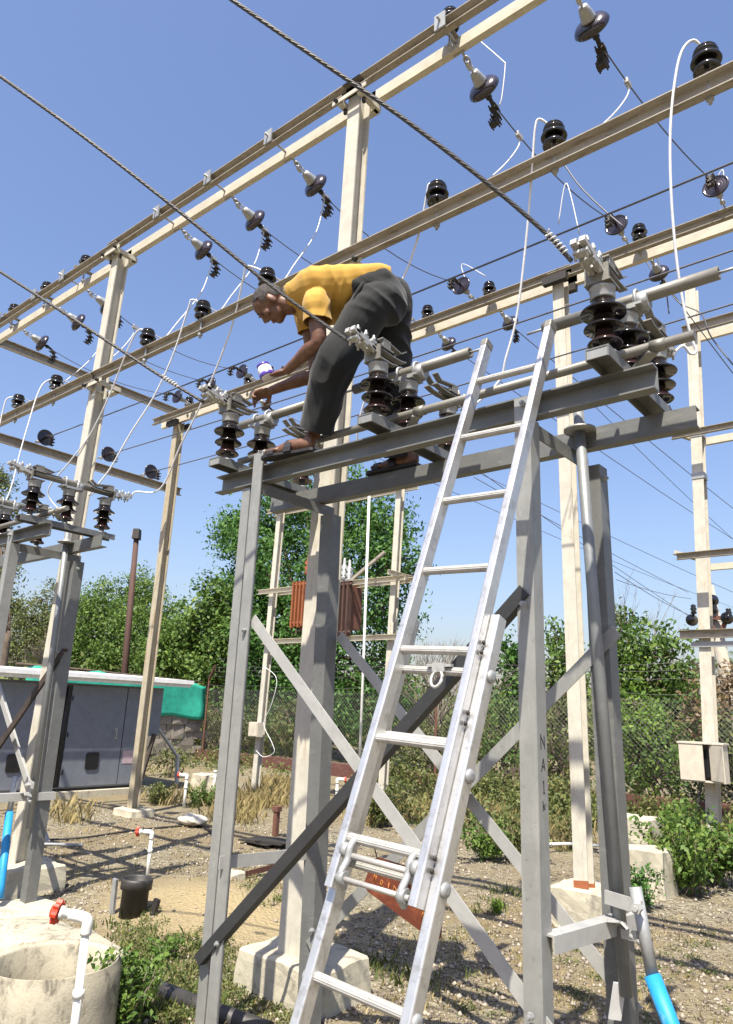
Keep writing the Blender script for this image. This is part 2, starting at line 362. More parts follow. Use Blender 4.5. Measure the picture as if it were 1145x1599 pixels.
# loose stones
OCT = np.array([(1, 0, 0), (0, 1, 0), (-1, 0, 0), (0, -1, 0), (0, 0, 1), (0, 0, -1)], float)
OCTF = np.array([(0, 1, 4), (1, 2, 4), (2, 3, 4), (3, 0, 4), (1, 0, 5), (2, 1, 5), (3, 2, 5), (0, 3, 5)])
NS = 42000
k = 0; sx = []; sy = []
while len(sx) < NS:
    # density falls with distance along the view
    d = 2.6 + 9.5 * random.random() ** 1.6; a = math.radians(random.uniform(-33, 33)); x = -0.643 * d * math.cos(a) + 0.766 * d * math.sin(a); y = 0.766 * d * math.cos(a) + 0.643 * d * math.sin(a)
    if noise.noise(Vector((x * 0.8, y * 0.8, 3))) + random.random() * 0.9 < 0.25: continue
    if ((x - MOUND[0]) / 1.1) ** 2 + ((y - MOUND[1]) / 0.8) ** 2 < 1 and random.random() < 0.93: continue
    sx.append(x); sy.append(y)
sx = np.array(sx); sy = np.array(sy); sz = np.array([gz(a, b) for a, b in zip(sx, sy)])
size = RNG.lognormal(math.log(0.0088), 0.58, NS).clip(0, 0.026)[:, None, None]
V = OCT[None] * RNG.uniform(0.6, 1.25, (NS, 6, 1)) * size * np.array([1, 1, 0.7])
ang = RNG.uniform(0, 6.28, NS); ca, sa = np.cos(ang)[:, None], np.sin(ang)[:, None]
V = np.stack([V[..., 0] * ca - V[..., 1] * sa, V[..., 0] * sa + V[..., 1] * ca, V[..., 2]], -1)
V[..., 0] += sx[:, None]; V[..., 1] += sy[:, None]; V[..., 2] += sz[:, None] + size[:, :, 0] * 0.25
F = (OCTF[None] + 6 * np.arange(NS)[:, None, None]).reshape(-1, 3)
stonevar = np.repeat(RNG.uniform(0, 1, NS), 8)
leaf_mat('gravel_stone', (0.12, 0.098, 0.075), (0.29, 0.245, 0.19), (0.48, 0.42, 0.335), 0.0)
gr = np_mesh('gravel', V.reshape(-1, 3), F, 3, 'gravel_stone', leafvar=stonevar, kind='stuff')
tag(gr, 'loose grey brown gravel strewn over the yard', 'gravel')

# ============================================================ FENCE AND LOW WALL BEHIND THE YARD
FY = 14.2
pw = MB()
x = -18.2
while x < 6:
    L = random.uniform(1.4, 2.2); pw.b2((x + 0.006, FY - 0.12, -0.1), (min(x + L, 6) - 0.006, FY + 0.1 + random.uniform(-.01, .01), 0.27 + random.uniform(-0.015, 0.015))); x += L
tag(pw.build('plinth_wall', 'plinth_maroon'), 'low maroon plinth wall running under the chain link fence', 'wall')
fence = thing('chain_link_fence', 'chain link fence with rusty posts along the low maroon wall', 'fence', (-8, FY, 0.27))
fm = MB(); pit = 0.095; hgt = 1.75; z0 = 0.27
x = -18.0 - hgt
while x < 5:
    for sgn in (1, -1):
        a = Vector((x if sgn > 0 else x + hgt, FY + 0.004 * sgn, z0)); b = Vector((x + hgt if sgn > 0 else x, FY + 0.004 * sgn, z0 + hgt))
        # clip at the corner post
        if min(a.x, b.x) < -18.0:
            lo, hi = (a, b) if a.x < b.x else (b, a)
            if hi.x <= -18.0: continue
            t = (-18.0 - lo.x) / (hi.x - lo.x); p = lo.lerp(hi, t)
            if a.x < b.x: a = p
            else: b = p
        fm.tube([a, b], 0.0028, 3)
    x += pit
o = fm.build('wire_mesh', 'fence_wire', fence); o['kind'] = 'stuff'
for x in (-17.85, -13.75, -9.62, -5.8, -0.6, 3.4):
    p = MB(); p.prism(angle(0.06, 0.008), (x, FY - 0.05, 0), (x, FY - 0.05, 2.28), (0, 1, 0)); p.prism(angle(0.055, 0.008), (x, FY - 0.05, 2.25), (x + 0.46, FY - 0.22, 2.66), (0, 0, 1))
    p.build('post', 'rust_post', fence)
for k, (dx, dz) in enumerate(((0.0, 2.1), (0.12, 2.38), (0.28, 2.52), (0.43, 2.64))):
    wv = MB(); pts = []
    for i in range(-180, 41, 2): pts.append((i / 10 + dx, FY - 0.06 - dx * 0.3, dz + 0.02 * math.sin(i * 0.31 + k)))
    wv.tube(pts, 0.004, 3); wv.build('barbed_wire', 'fence_wire', fence)
# side: stone wall with green shade net at the corner behind the cabinet
sw = thing('stone_wall', 'rough stone wall under the green net behind the cabinet', 'wall', (-18.2, 9.5, 0))
courses = []
z = -0.05
meshes = []
for v in range(6):
    m = MB(); m.box((0, 0, 0), (0.30, 0.36 + 0.05 * v, 0.2)); 
    for q in m.v: q += Vector((random.uniform(-.02, .02), random.uniform(-.02, .02), random.uniform(-.02, .02)))
    meshes.append(m.mesh('stone', Vector((0, 0, 0)))); meshes[-1].materials.append(MATS['stone'])
zc = 0.06
while zc < 1.2:
    y = 7.6 + random.random() * 0.2
    while y < 14.0:
        k = random.randrange(6); L = 0.36 + 0.05 * k
        o = bpy.data.objects.new('stone', meshes[k]); COL.objects.link(o); o.parent = sw; o.location = Vector((-18.2 + random.uniform(-.03, .03), y + L / 2, zc)) - ORG[sw.name]; y += L + 0.02
    zc += 0.205
core = MB(); core.b2((-18.3, 7.6, -0.05), (-18.12, 14.05, 1.18)); core.build('mortar', 'stone', sw)
net = MB(); NYY = 26; NZ = 10
for j in range(NZ + 1):
    for i in range(NYY + 1):
        y = 8.7 + 5.5 * i / NYY; top = 2.28 - 0.10 * (y - 9.5) / 4.5 + 0.07 * math.sin(i * 0.9) - 0.06 * abs(math.sin(i * 0.33)); bot = 1.16 + 0.05 * math.sin(i * 0.7)
        z = bot + (top - bot) * j / NZ
        net.v.append(Vector((-17.98 + 0.06 * noise.noise(Vector((y * 1.7, z * 1.2, 0))) + 0.03 * math.sin(y * 4 + z), y, z)))
for j in range(NZ):
    for i in range(NYY): net.f.append((j * (NYY + 1) + i, j * (NYY + 1) + i + 1, (j + 1) * (NYY + 1) + i + 1, (j + 1) * (NYY + 1) + i)); net.s.append(True)
no = net.build('shade_net', 'tarp_green'); tag(no, 'bright green shade net hung behind the grey cabinet', 'net')
sm = no.modifiers.new('thick', 'SOLIDIFY'); sm.thickness = 0.006
pole = MB(); pole.tube([(-18.03, 8.4, 2.34), (-18.05, 10.2, 2.31), (-18.04, 12.3, 2.24), (-18.05, 14.1, 2.2)], [0.035, 0.032, 0.03, 0.025], 7)
tag(pole.build('net_rail', 'bark'), 'crooked brown rail along the top of the green net', 'rail')

# ============================================================ GREY EQUIPMENT CABINET
KX = -11.95
ki = thing('equipment_cabinet', 'grey metal switchgear cabinet with white overhanging roof', 'cabinet', (KX - 1.0, 5.6, 0))
b = MB(); b.b2((KX - 2.1, 2.2, -0.05), (KX + 0.12, 8.35, 0.09)); b.build('plinth', 'concrete', ki)
b = MB(); b.b2((KX - 1.95, 2.4, 0.13), (KX - 0.03, 7.98, 1.84)); body = b.build('body', 'kiosk_grey', ki)
b = MB(); b.b2((KX - 1.95, 7.981, 0.97), (KX - 0.012, 8.45, 1.835)); b.build('side_box', 'kiosk_grey', ki)
b = MB(); b.b2((KX - 1.9, 7.981, 0.13), (KX - 0.10, 8.2, 0.965)); b.build('side_base', 'kiosk_grey', ki)
b = MB(); b.b2((KX - 1.9, 2.5, 0.09), (KX - 0.06, 8.1, 0.131)); b.build('base_frame', 'black_trim', ki)
b = MB()
for y0, y1 in ((2.0, 8.86),):
    vs = [(KX - 2.25, y0, 1.95), (KX + 0.27, y0, 1.87), (KX + 0.27, y1, 1.87), (KX - 2.25, y1, 1.95), (KX - 2.25, y0, 2.12), (KX + 0.30, y0, 2.0), (KX + 0.30, y1, 2.0), (KX - 2.25, y1, 2.12)]
    b.add(vs, [(3, 2, 1, 0), (4, 5, 6, 7), (0, 1, 5, 4), (1, 2, 6, 5), (2, 3, 7, 6), (3, 0, 4, 7)])
roof = b.build('roof', 'kiosk_white', ki)
b = MB(); b.b2((KX + 0.304, 1.95, 1.93), (KX + 0.325, 8.88, 2.0)); b.build('roof_lip', 'kiosk_white', roof)
doors = [(2.5, 3.72), (3.74, 5.02), (5.04, 6.42), (6.60, 7.66), (7.68, 7.965)]
for i, (y0, y1) in enumerate(doors):
    b = MB(); b.b2((KX - 0.028, y0, 0.16), (KX + 0.012, y1, 1.80)); d = b.build('door', 'kiosk_grey', ki)
    if y1 - y0 > 0.5:
        h = MB(); h.b2((KX + 0.013, y1 - 0.17, 0.92), (KX + 0.03, y1 - 0.11, 1.10)); h.b2((KX + 0.031, y1 - 0.155, 0.95), (KX + 0.055, y1 - 0.125, 1.05)); h.build('handle', 'galvanised', d)
        vt = MB(); vc = (y0 + y1) / 2 + (0.05 if i != 3 else 0.0); prof = []
        for kx, ky in ((1, 1), (-1, 1), (-1, -1), (1, -1)):
            for q in range(4):
                a = math.atan2(ky, kx) - math.pi / 4 + q * math.pi / 6; prof.append((kx * 0.08 + 0.04 * math.cos(a), ky * 0.10 + 0.04 * math.sin(a)))
        vt.prism(prof, (KX + 0.012, vc, 0.56), (KX + 0.03, vc, 0.56), (0, 0, 1)); vt.build('vent', 'black_trim', d)
        hg = MB()
        for z in (0.35, 0.95, 1.55): hg.rod((KX + 0.018, y0 + 0.02, z), (KX + 0.018, y0 + 0.02, z + 0.08), 0.012, 6)
        hg.build('hinge', 'black_trim', d)
b = MB(); b.b2((KX - 0.02, 6.44, 0.16), (KX + 0.006, 6.58, 1.8)); b.rod((KX + 0.02, 6.51, 0.2), (KX + 0.02, 6.51, 1.78), 0.016, 8); b.build('cable_post', 'black_trim', ki)
b = MB(); b.b2((KX + 0.013, 7.72, 0.50), (KX + 0.017, 7.95, 0.72)); b.build('notice', 'label_pink', ki)
prop = MB(); prop.prism(rect(0.07, 0.05), (KX + 0.15, 8.0, -0.02), (KX + 0.03, 8.32, 1.0), (0, 0, 1)); tag(prop.build('timber_prop', 'dark_wood_and_shaded_brace'), 'dark timber leaning at the right end of the cabinet', 'timber')
prop = MB(); prop.prism(rect(0.09, 0.03), (KX - 0.9, 9.6, 0.5), (KX - 0.95, 9.05, 1.1), (0, 0, 1)); prop.prism(rect(0.07, 0.05), (KX - 0.92, 9.65, -0.02), (KX - 0.92, 9.6, 0.56), (0, 1, 0)); tag(prop.build('white_board', 'white_metal'), 'pale slanted board on a stub beside the stone wall', 'board')

# floodlight pole behind the net
fl = thing('floodlight_pole', 'rust brown floodlight pole rising behind the cabinet', 'lamp post', (-22.3, 14.0, 0))
t0 = oY(190, 1100, 14.0); t1 = oY(213, 842, 14.0)
bs = t0 + (t1 - t0) * ((-0.1 - t0.z) / (t1.z - t0.z))
b = MB(); b.tube([bs, bs.lerp(t1, 0.5), t1], [0.12, 0.11, 0.09], 10); b.build('pole', 'dark_and_shaded_rust', fl)
c = t1 + Vector((0, 0, 0.18)); R = Matrix.Rotation(math.radians(-50), 3, 'Z')
b = MB(); b.box(c, (0.34, 0.24, 0.36), R, 0.85); hd = b.build('lamp_head', 'bolt_dark', fl)
b = MB(); b.box(c + R @ Vector((0, -0.125, 0)), (0.28, 0.02, 0.28), R); b.build('lamp_glass', 'galvanised', hd)

# ============================================================ MAIN GANTRY (posts, paired channel beams)
ga = thing('switchyard_gantry', 'tall cream steel gantry of posts and channel beams above the man', 'gantry', (-6, 5, 0))
def post(parent, base, top, d=0.13, bw=0.12, mat='cream_steel', name='post'):
    m = MB(); m.prism(hsec(d, bw, 0.012), base, top, (0, 1, 0)); return m.build(name, mat, parent)
P1b, P1t = Vector((-6.66, 3.40, -0.1)), Vector((-6.47, 3.42, 6.24)); P3b, P3t = Vector((-3.26, 3.45, -0.1)), Vector((-3.12, 3.42, 6.24))
P2b, P2t = Vector((-9.72, 6.56, -0.1)), Vector((-9.52, 6.45, 6.02)); P4b, P4t = Vector((-2.70, 6.17, -0.1)), Vector((-2.79, 6.32, 6.02))
PRb, PRt = Vector((0.25, 3.45, -0.1)), Vector((0.3, 3.42, 6.24))
for a, t in ((P1b, P1t), (P3b, P3t), (P4b, P4t), (PRb, PRt)): post(ga, a, t)
post(ga, P2b, P2t, mat='rusty_cream')['label'] = 'rust streaked post'
post(ga, P4b + Vector((0, 0, 0.36)), P4b.lerp(P4t, 0.068), 0.136, 0.126, 'rust_orange', 'rust_band')
m = MB(); m.prism(channel(0.11, 0.075, 0.008, flip=True), P3b + Vector((-0.145, 0.0, 0)), P3b.lerp(P3t, 0.735) + Vector((-0.135, 0.0, 0)), (0, 1, 0)); m.build('stiffener', 'cream_steel', ga)
def pair(parent, x0, x1, y, z, h=0.10, gap=0.14, mats=('weathered_and_shaded_steel', 'beam_steel')):  # near channel: shade of its open recess is put into the darker colour
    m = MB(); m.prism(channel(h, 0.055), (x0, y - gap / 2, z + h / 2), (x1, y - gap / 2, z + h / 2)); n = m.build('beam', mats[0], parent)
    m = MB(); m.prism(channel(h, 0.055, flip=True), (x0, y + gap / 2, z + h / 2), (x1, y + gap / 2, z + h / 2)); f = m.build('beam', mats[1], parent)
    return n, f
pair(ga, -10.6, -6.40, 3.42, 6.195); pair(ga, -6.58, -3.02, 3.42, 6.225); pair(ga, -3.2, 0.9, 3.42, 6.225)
# lower row-A beam
for x0, x1, dy, z in ((-10.6, -6.5, 0.02, 4.66), (-6.62, -3.0, 0.0, 4.675), (-3.42, 0.9, 0.03, 4.65)):
    m = MB(); m.prism(channel(0.11, 0.055), (x0, 3.345 - dy, z + 0.055), (x1, 3.345 - dy, z + 0.055)); m.build('beam', 'weathered_and_shaded_steel', ga)
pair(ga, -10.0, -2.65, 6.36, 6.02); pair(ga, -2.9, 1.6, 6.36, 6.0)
for y0, y1, z, mt in ((1.0, 6.7, 6.20, 'weathered_and_shaded_steel'), (2.6, 6.75, 4.87, 'weathered_and_shaded_steel')):
    m = MB(); m.prism(channel(0.12, 0.06), (-9.72, y0, z + 0.06), (-9.72, y1, z + 0.06)); m.build('cross_beam', mt, ga)
for p in (P1t, P3t):
    for z in (6.20, 4.66):
        q = p + Vector(((z - 6.24) * -0.028, 0.0, z - 6.24))
        m = MB(); m.b2((q.x - 0.17, q.y - 0.135, z - 0.035), (q.x + 0.17, q.y - 0.125, z + 0.0)); m.b2((q.x - 0.10, q.y + 0.075, z - 0.05), (q.x + 0.10, q.y + 0.135, z - 0.012)); m.b2((q.x - 0.12, q.y - 0.12, z - 0.05), (q.x - 0.075, q.y + 0.12, z - 0.006)); m.b2((q.x + 0.075, q.y - 0.12, z - 0.05), (q.x + 0.12, q.y + 0.12, z - 0.006))
        c = m.build('clamp', 'cream_steel', ga)
        for s in (-1, 1):
            MB().bolt((q.x + s * 0.12, q.y - 0.135, z - 0.018), (0, -1, 0), 0.017, 0.03).build('bolt', 'bolt_dark', c); MB().bolt((q.x + s * 0.095, q.y - 0.06, z - 0.05), (0, 0, -1), 0.015, 0.04).build('bolt', 'bolt_dark', c)
for p in (P2t, P4t):
    m = MB(); m.b2((p.x - 0.13, p.y - 0.16, p.z - 0.09), (p.x + 0.13, p.y - 0.095, p.z - 0.005)); m.b2((p.x - 0.12, p.y + 0.095, p.z - 0.09), (p.x + 0.12, p.y + 0.16, p.z - 0.005)); c = m.build('clamp', 'bolt_dark', ga)

# concrete footings
def footing(name, c, size, label, rot=0.0, h0=-0.1, taper=0.92):
    m = MB(); R = Matrix.Rotation(rot, 3, 'Z'); cx, cy = c; hh = size[2]
    n = 5
    m2 = bmesh.new(); bmesh.ops.create_cube(m2, size=1.0); bmesh.ops.subdivide_edges(m2, edges=m2.edges, cuts=4, use_grid_fill=True)
    vs = []
    for v in m2.verts:
        k = 1 + (taper - 1) * (v.co.z + 0.5); p = Vector((v.co.x * size[0] * k, v.co.y * size[1] * k, (v.co.z + 0.5) * (hh - h0) + h0))
        p += Vector((noise.noise(p * 6 + Vector((cx, cy, 0))), noise.noise(p * 6 + Vector((cy, 3, cx))), noise.noise(p * 7 + Vector((9, cx, cy))))) * 0.022
        vs.append(R @ p + Vector((cx, cy, 0)))
    m2.verts.index_update(); m.add(vs, [[v.index for v in f.verts] for f in m2.faces]); m2.free()
    o = m.build(name, 'concrete'); bv = o.modifiers.new('bevel', 'BEVEL'); bv.width = 0.012; bv.segments = 1; bv.limit_method = 'ANGLE'
    return tag(o, label, 'footing', 'concrete footings')
footing('concrete_footing', (-3.30, 3.52), (0.66, 0.50, 0.205), 'cream concrete footing block under the centre gantry post', 0.0, -0.1, 0.97)
footing('concrete_footing', (-6.66, 3.42), (0.72, 0.55, 0.20), 'concrete footing at the base of the left gantry post')
footing('concrete_footing', (-9.72, 6.58), (0.5, 0.42, 0.08), 'low whitish footing under the rust streaked gantry post')
footing('concrete_footing', (-2.66, 6.25), (0.62, 0.5, 0.27), 'long cream footing block under the right gantry post')
footing('concrete_footing', (-2.72, 7.75), (0.42, 0.45, 0.40), 'upright cream concrete block beside the weeds on the right')
footing('concrete_footing', (-3.6, 9.9), (0.5, 0.5, 0.42), 'farther cream concrete block near the maroon wall')
footing('concrete_footing', (-11.2, 9.2), (0.7, 0.5, 0.32), 'pale concrete block beside the white standpipe at the back')
footing('concrete_footing', (-5.6, 4.9), (0.28, 0.22, 0.11), 'small broken concrete lump lying on the gravel')
footing('concrete_footing', (-5.86, 2.94), (0.62, 0.9, 0.03), 'flat concrete pad under the left switch stand', 0.0, -0.1, 0.97)

# ============================================================ FAR FRAME WITH RUSTY TRANSFORMER
FRY = 9.7
fr = thing('pole_frame', 'far two-post steel frame carrying the rusty transformer', 'pole frame', (-9, FRY, 0))
A0, A1 = oY(398, 1236, FRY), oY(442, 770, FRY); B0, B1 = oY(597, 1232, FRY), oY(626, 760, FRY)
A0.z = -0.1; B0.z = -0.1
post(fr, A0, A1, 0.12, 0.11); post(fr, B0, B1, 0.12, 0.11)
za = oY(430, 925, FRY).z
for dy, x0, x1, z in ((-0.13, A1.x - 0.35, B1.x + 0.25, za), (0.13, A1.x - 0.35, B1.x + 0.25, za), (-0.10, A1.x - 0.15, B1.x + 0.25, oY(440, 1000, FRY).z - 0.03), (-0.1, A1.x - 0.3, B1.x + 0.3, oY(560, 775, FRY).z), (0.12, A1.x - 0.3, B1.x + 0.3, oY(560, 775, FRY).z)):
    m = MB(); m.prism(channel(0.09, 0.05), (x0, FRY + dy, z), (x1, FRY + dy, z)); m.build('cross_arm', 'beam_steel', fr)
m = MB(); m.prism(channel(0.08, 0.04), (B1.x + 0.12, FRY - 0.45, za + 0.055), (B1.x + 0.12, FRY + 0.4, za + 0.055)); m.build('cross_arm', 'beam_steel', fr)
m = MB(); m.prism(angle(0.05), (B0.x - 0.75, FRY - 0.12, za + 0.05), (B0.x - 0.02, FRY - 0.12, za + 0.48), (0, 0, 1)); m.build('strut', 'weathered_and_shaded_steel', fr)
tr = thing('rusty_transformer', 'rusty orange transformer with ribbed radiators hung on the far frame', 'transformer', (-9.6, FRY, 2.9))
ra, rb = oY(463, 908, FRY - 0.1), oY(480, 980, FRY - 0.1); rc, rd = oY(528, 908, FRY - 0.1), oY(550, 995, FRY - 0.1)
for i, (p, q) in enumerate(((ra, rb), (rc, rd))):
    m = MB(); n = 4
    for k in range(n):
        x = p.x + (q.x - p.x) * (k + 0.5) / n
        m.b2((x - 0.018, FRY - 0.23, q.z + 0.02 * (k % 2)), (x + 0.018, FRY - 0.12, p.z - 0.03))
    for z in (p.z - 0.09, q.z + 0.08): m.rod((p.x - 0.01, FRY - 0.18, z), (q.x + 0.02, FRY - 0.18, z), 0.028, 8)
    m.build('radiator', 'rust_orange' if i == 0 else 'dark_and_shaded_rust', tr)  # right radiator stands in shade, put into its darker rust colour
m = MB(); m.b2((ra.x + 0.16, FRY - 0.09, rd.z + 0.16), (rd.x - 0.10, FRY + 0.25, ra.z - 0.08)); tank = m.build('tank', 'rust_post', tr)
for px, py in ((482, 878), (538, 885), (546, 888)):
    q = oY(px, py, FRY - 0.05); m = MB(); m.lathe([(0.02, -0.35), (0.03, -0.25), (0.09, -0.2), (0.03, -0.17), (0.085, -0.1), (0.03, -0.07), (0.08, 0.0), (0.03, 0.03), (0.02, 0.16)], q, (0, 0, 1), 12); m.build('bushing', 'galvanised' if px > 500 else 'rust_orange', tr)
# white conduit rising beside the frame
c0, c1 = oY(562, 1180, FRY - 0.7), oY(577, 765, FRY - 0.7); c0.z = -0.05
m = MB(); m.tube([c0, c0.lerp(c1, 0.5) + Vector((0.01, 0, 0)), c1], 0.022, 8); tag(m.build('conduit_pipe', 'pvc_white'), 'thin white conduit standing upright before the large tree', 'pipe')
# beige box with a drooping lead on the left post of the far frame
jb = thing('junction_box', 'small beige junction box on the far frame post', 'box', tuple(oY(401, 1140, FRY - 0.1)))
q = oY(401, 1139, FRY - 0.13); m = MB(); m.b2((q.x - 0.125, q.y - 0.09, q.z - 0.13), (q.x + 0.125, q.y + 0.06, q.z + 0.13)); jbb = m.build('housing', 'box_beige', jb)
m = MB(); m.b2((q.x - 0.11, q.y - 0.104, q.z - 0.115), (q.x + 0.11, q.y - 0.092, q.z + 0.115)); m.build('lid', 'box_beige', jb)
m = MB(); m.tube(smooth_path([oY(*p, FRY - 0.2) for p in ((412, 1040), (432, 1060), (424, 1100), (412, 1130), (425, 1160), (428, 1175), (412, 1182), (400, 1172))], 6), 0.006, 5); tag(m.build('drop_wire', 'white_wire'), 'thin pale wire looping below the small beige junction box', 'wire')

# ============================================================ RIGHT-HAND POLE WITH CROSS ARMS
RY = 11.9
rp = thing('pole_frame', 'tall cream pole with paired cross arms at the right edge', 'pole frame', (-3.2, RY, 0))
p0, p1 = Vector((-3.22, RY, -0.1)), oY(1080, 452, RY)
post(rp, p0, p1, 0.19, 0.17)
for (px, py, dy, h, off) in ((1090, 512, -0.13, 0.16, -0.25), (1090, 526, 0.13, 0.16, -0.25), (1085, 676, -0.35, 0.10, -0.35), (1085, 692, 0.13, 0.12, 0.0), (1100, 866, -0.4, 0.10, -0.4), (1100, 886, 0.1, 0.1, -0.1), (1105, 990, -0.12, 0.13, -0.4)):
    q = oY(px, py, RY + dy); m = MB(); m.prism(channel(h, 0.07, flip=dy > 0), (q.x + off, RY + dy, q.z), (q.x + 6.0, RY + dy, q.z)); m.build('cross_arm', 'beam_steel' if dy > 0 else 'weathered_and_shaded_steel', rp)
for (px, py) in ((1085, 676), (1100, 866)):
    q = oY(px, py, RY); m = MB(); m.prism(angle(0.06), (q.x - 0.33, RY - 0.40, q.z - 0.03), (q.x - 0.05, RY + 0.12, q.z - 0.08)); m.build('strut', 'beam_steel', rp)
q = oY(1115, 1002, RY); m = MB(); m.b2((q.x - 0.3, RY - 0.13, q.z - 0.09), (q.x + 0.3, RY - 0.10, q.z - 0.01)); m.build('clamp', 'galvanised', rp)
for k in (0.62, 0.7): 
    q = p0.lerp(p1, k); m = MB(); m.b2((q.x - 0.095, q.y - 0.105, q.z - 0.05), (q.x + 0.1, q.y + 0.1, q.z + 0.05)); m.build('band', 'galvanised', rp)
mb = thing('meter_box', 'beige metal box with its door ajar on the right pole', 'box', tuple(oY(1100, 1215, RY - 0.25)))
q = oY(1100, 1190, RY - 0.28); s = RY / 1125 * 1.15
m = MB()
w2, h2, d2 = 0.30, 0.25, 0.13
m.b2((q.x - w2, q.y - d2, q.z - h2), (q.x - w2 + 0.02, q.y + d2, q.z + h2)); m.b2((q.x + w2 - 0.02, q.y - d2, q.z - h2), (q.x + w2, q.y + d2, q.z + h2)); m.b2((q.x - w2, q.y + d2 - 0.02, q.z - h2), (q.x + w2, q.y + d2, q.z + h2)); m.b2((q.x - w2, q.y - d2, q.z - h2 - 0.02), (q.x + w2, q.y + d2, q.z - h2)); m.b2((q.x - w2 - 0.02, q.y - d2 - 0.03, q.z + h2), (q.x + w2 + 0.02, q.y + d2, q.z + h2 + 0.025)); m.build('housing', 'box_beige', mb)
m = MB(); m.b2((q.x - w2, q.y - d2 - 0.02, q.z - h2), (q.x + 0.03, q.y - d2 - 0.003, q.z + h2)); dr = m.build('door', 'box_beige', mb)
m = MB(); Rr = Matrix.Rotation(math.radians(-35), 3, 'Z'); m.box(Vector((q.x + w2 - 0.08, q.y - d2 - 0.06, q.z)), (0.26, 0.016, 0.48), Rr); m.build('door', 'box_beige', mb)
m = MB(); m.b2((q.x - 0.22, q.y - 0.05, q.z - 0.2), (q.x + 0.22, q.y + 0.08, q.z + 0.18)); m.build('interior', 'black_trim', mb)
m = MB(); m.tube(smooth_path([oY(*p, RY - 0.3) for p in ((1098, 1215), (1093, 1240), (1085, 1275), (1070, 1300), (1050, 1325))], 5), 0.014, 6); tag(m.build('black_lead', 'pipe_black'), 'black cable trailing down from the beige box to the weeds', 'cable')

# farther leaning pole with dark arms
fp = thing('leaning_pole', 'leaning concrete pole with rusty cross arms beyond the right fence', 'pole', (0, 18, 0))
LY = 19.0
a, b_ = oY(1152, 1150, LY), oY(1106, 915, LY); a = a + (a - b_) * 0.5
m = MB(); m.tube([a, b_], [0.19, 0.13], 8); m.build('pole', 'pole_concrete', fp)
for (x0, y0, x1, y1) in ((1104, 965, 1140, 965), (1103, 953, 1120, 955), (1104, 962, 1116, 985), (1134, 967, 1128, 985), (1104, 950, 1112, 970)):
    m = MB(); m.prism(rect(0.09, 0.09), oY(x0, y0, LY - 0.2), oY(x1, y1, LY - 0.2), (0, 0, 1)); m.build('cross_arm', 'rust_post', fp)
for (px, py, ax) in ((1113, 937, 1), (1136, 965, 1), (1103, 908, 0), (1104, 916, 0), (1138, 957, 0), (1081, 968, 1), (1115, 948, 0), (1083, 951, 0)):
    q = oY(px, py, LY - 0.25) if px > 1100 else oY(px, py, RY - 0.2)
    k = 1.0 if px > 1100 else 0.62
    prof = [(0.02, -0.12), (0.13, -0.09), (0.15, -0.02), (0.06, 0.0), (0.12, 0.06), (0.05, 0.09), (0.03, 0.14)] if ax else [(0.02, -0.14), (0.08, -0.1), (0.05, -0.05), (0.08, 0), (0.05, 0.05), (0.07, 0.08), (0.02, 0.12)]
    prof = [(r_ * k, z_ * k) for r_, z_ in prof]
    m = MB(); m.lathe(prof, q, (0.5, -0.8, 0.1) if ax else (0, 0, 1), 14); 
    o = m.build('insulator', 'porcelain_black', fp if px > 1100 else rp)
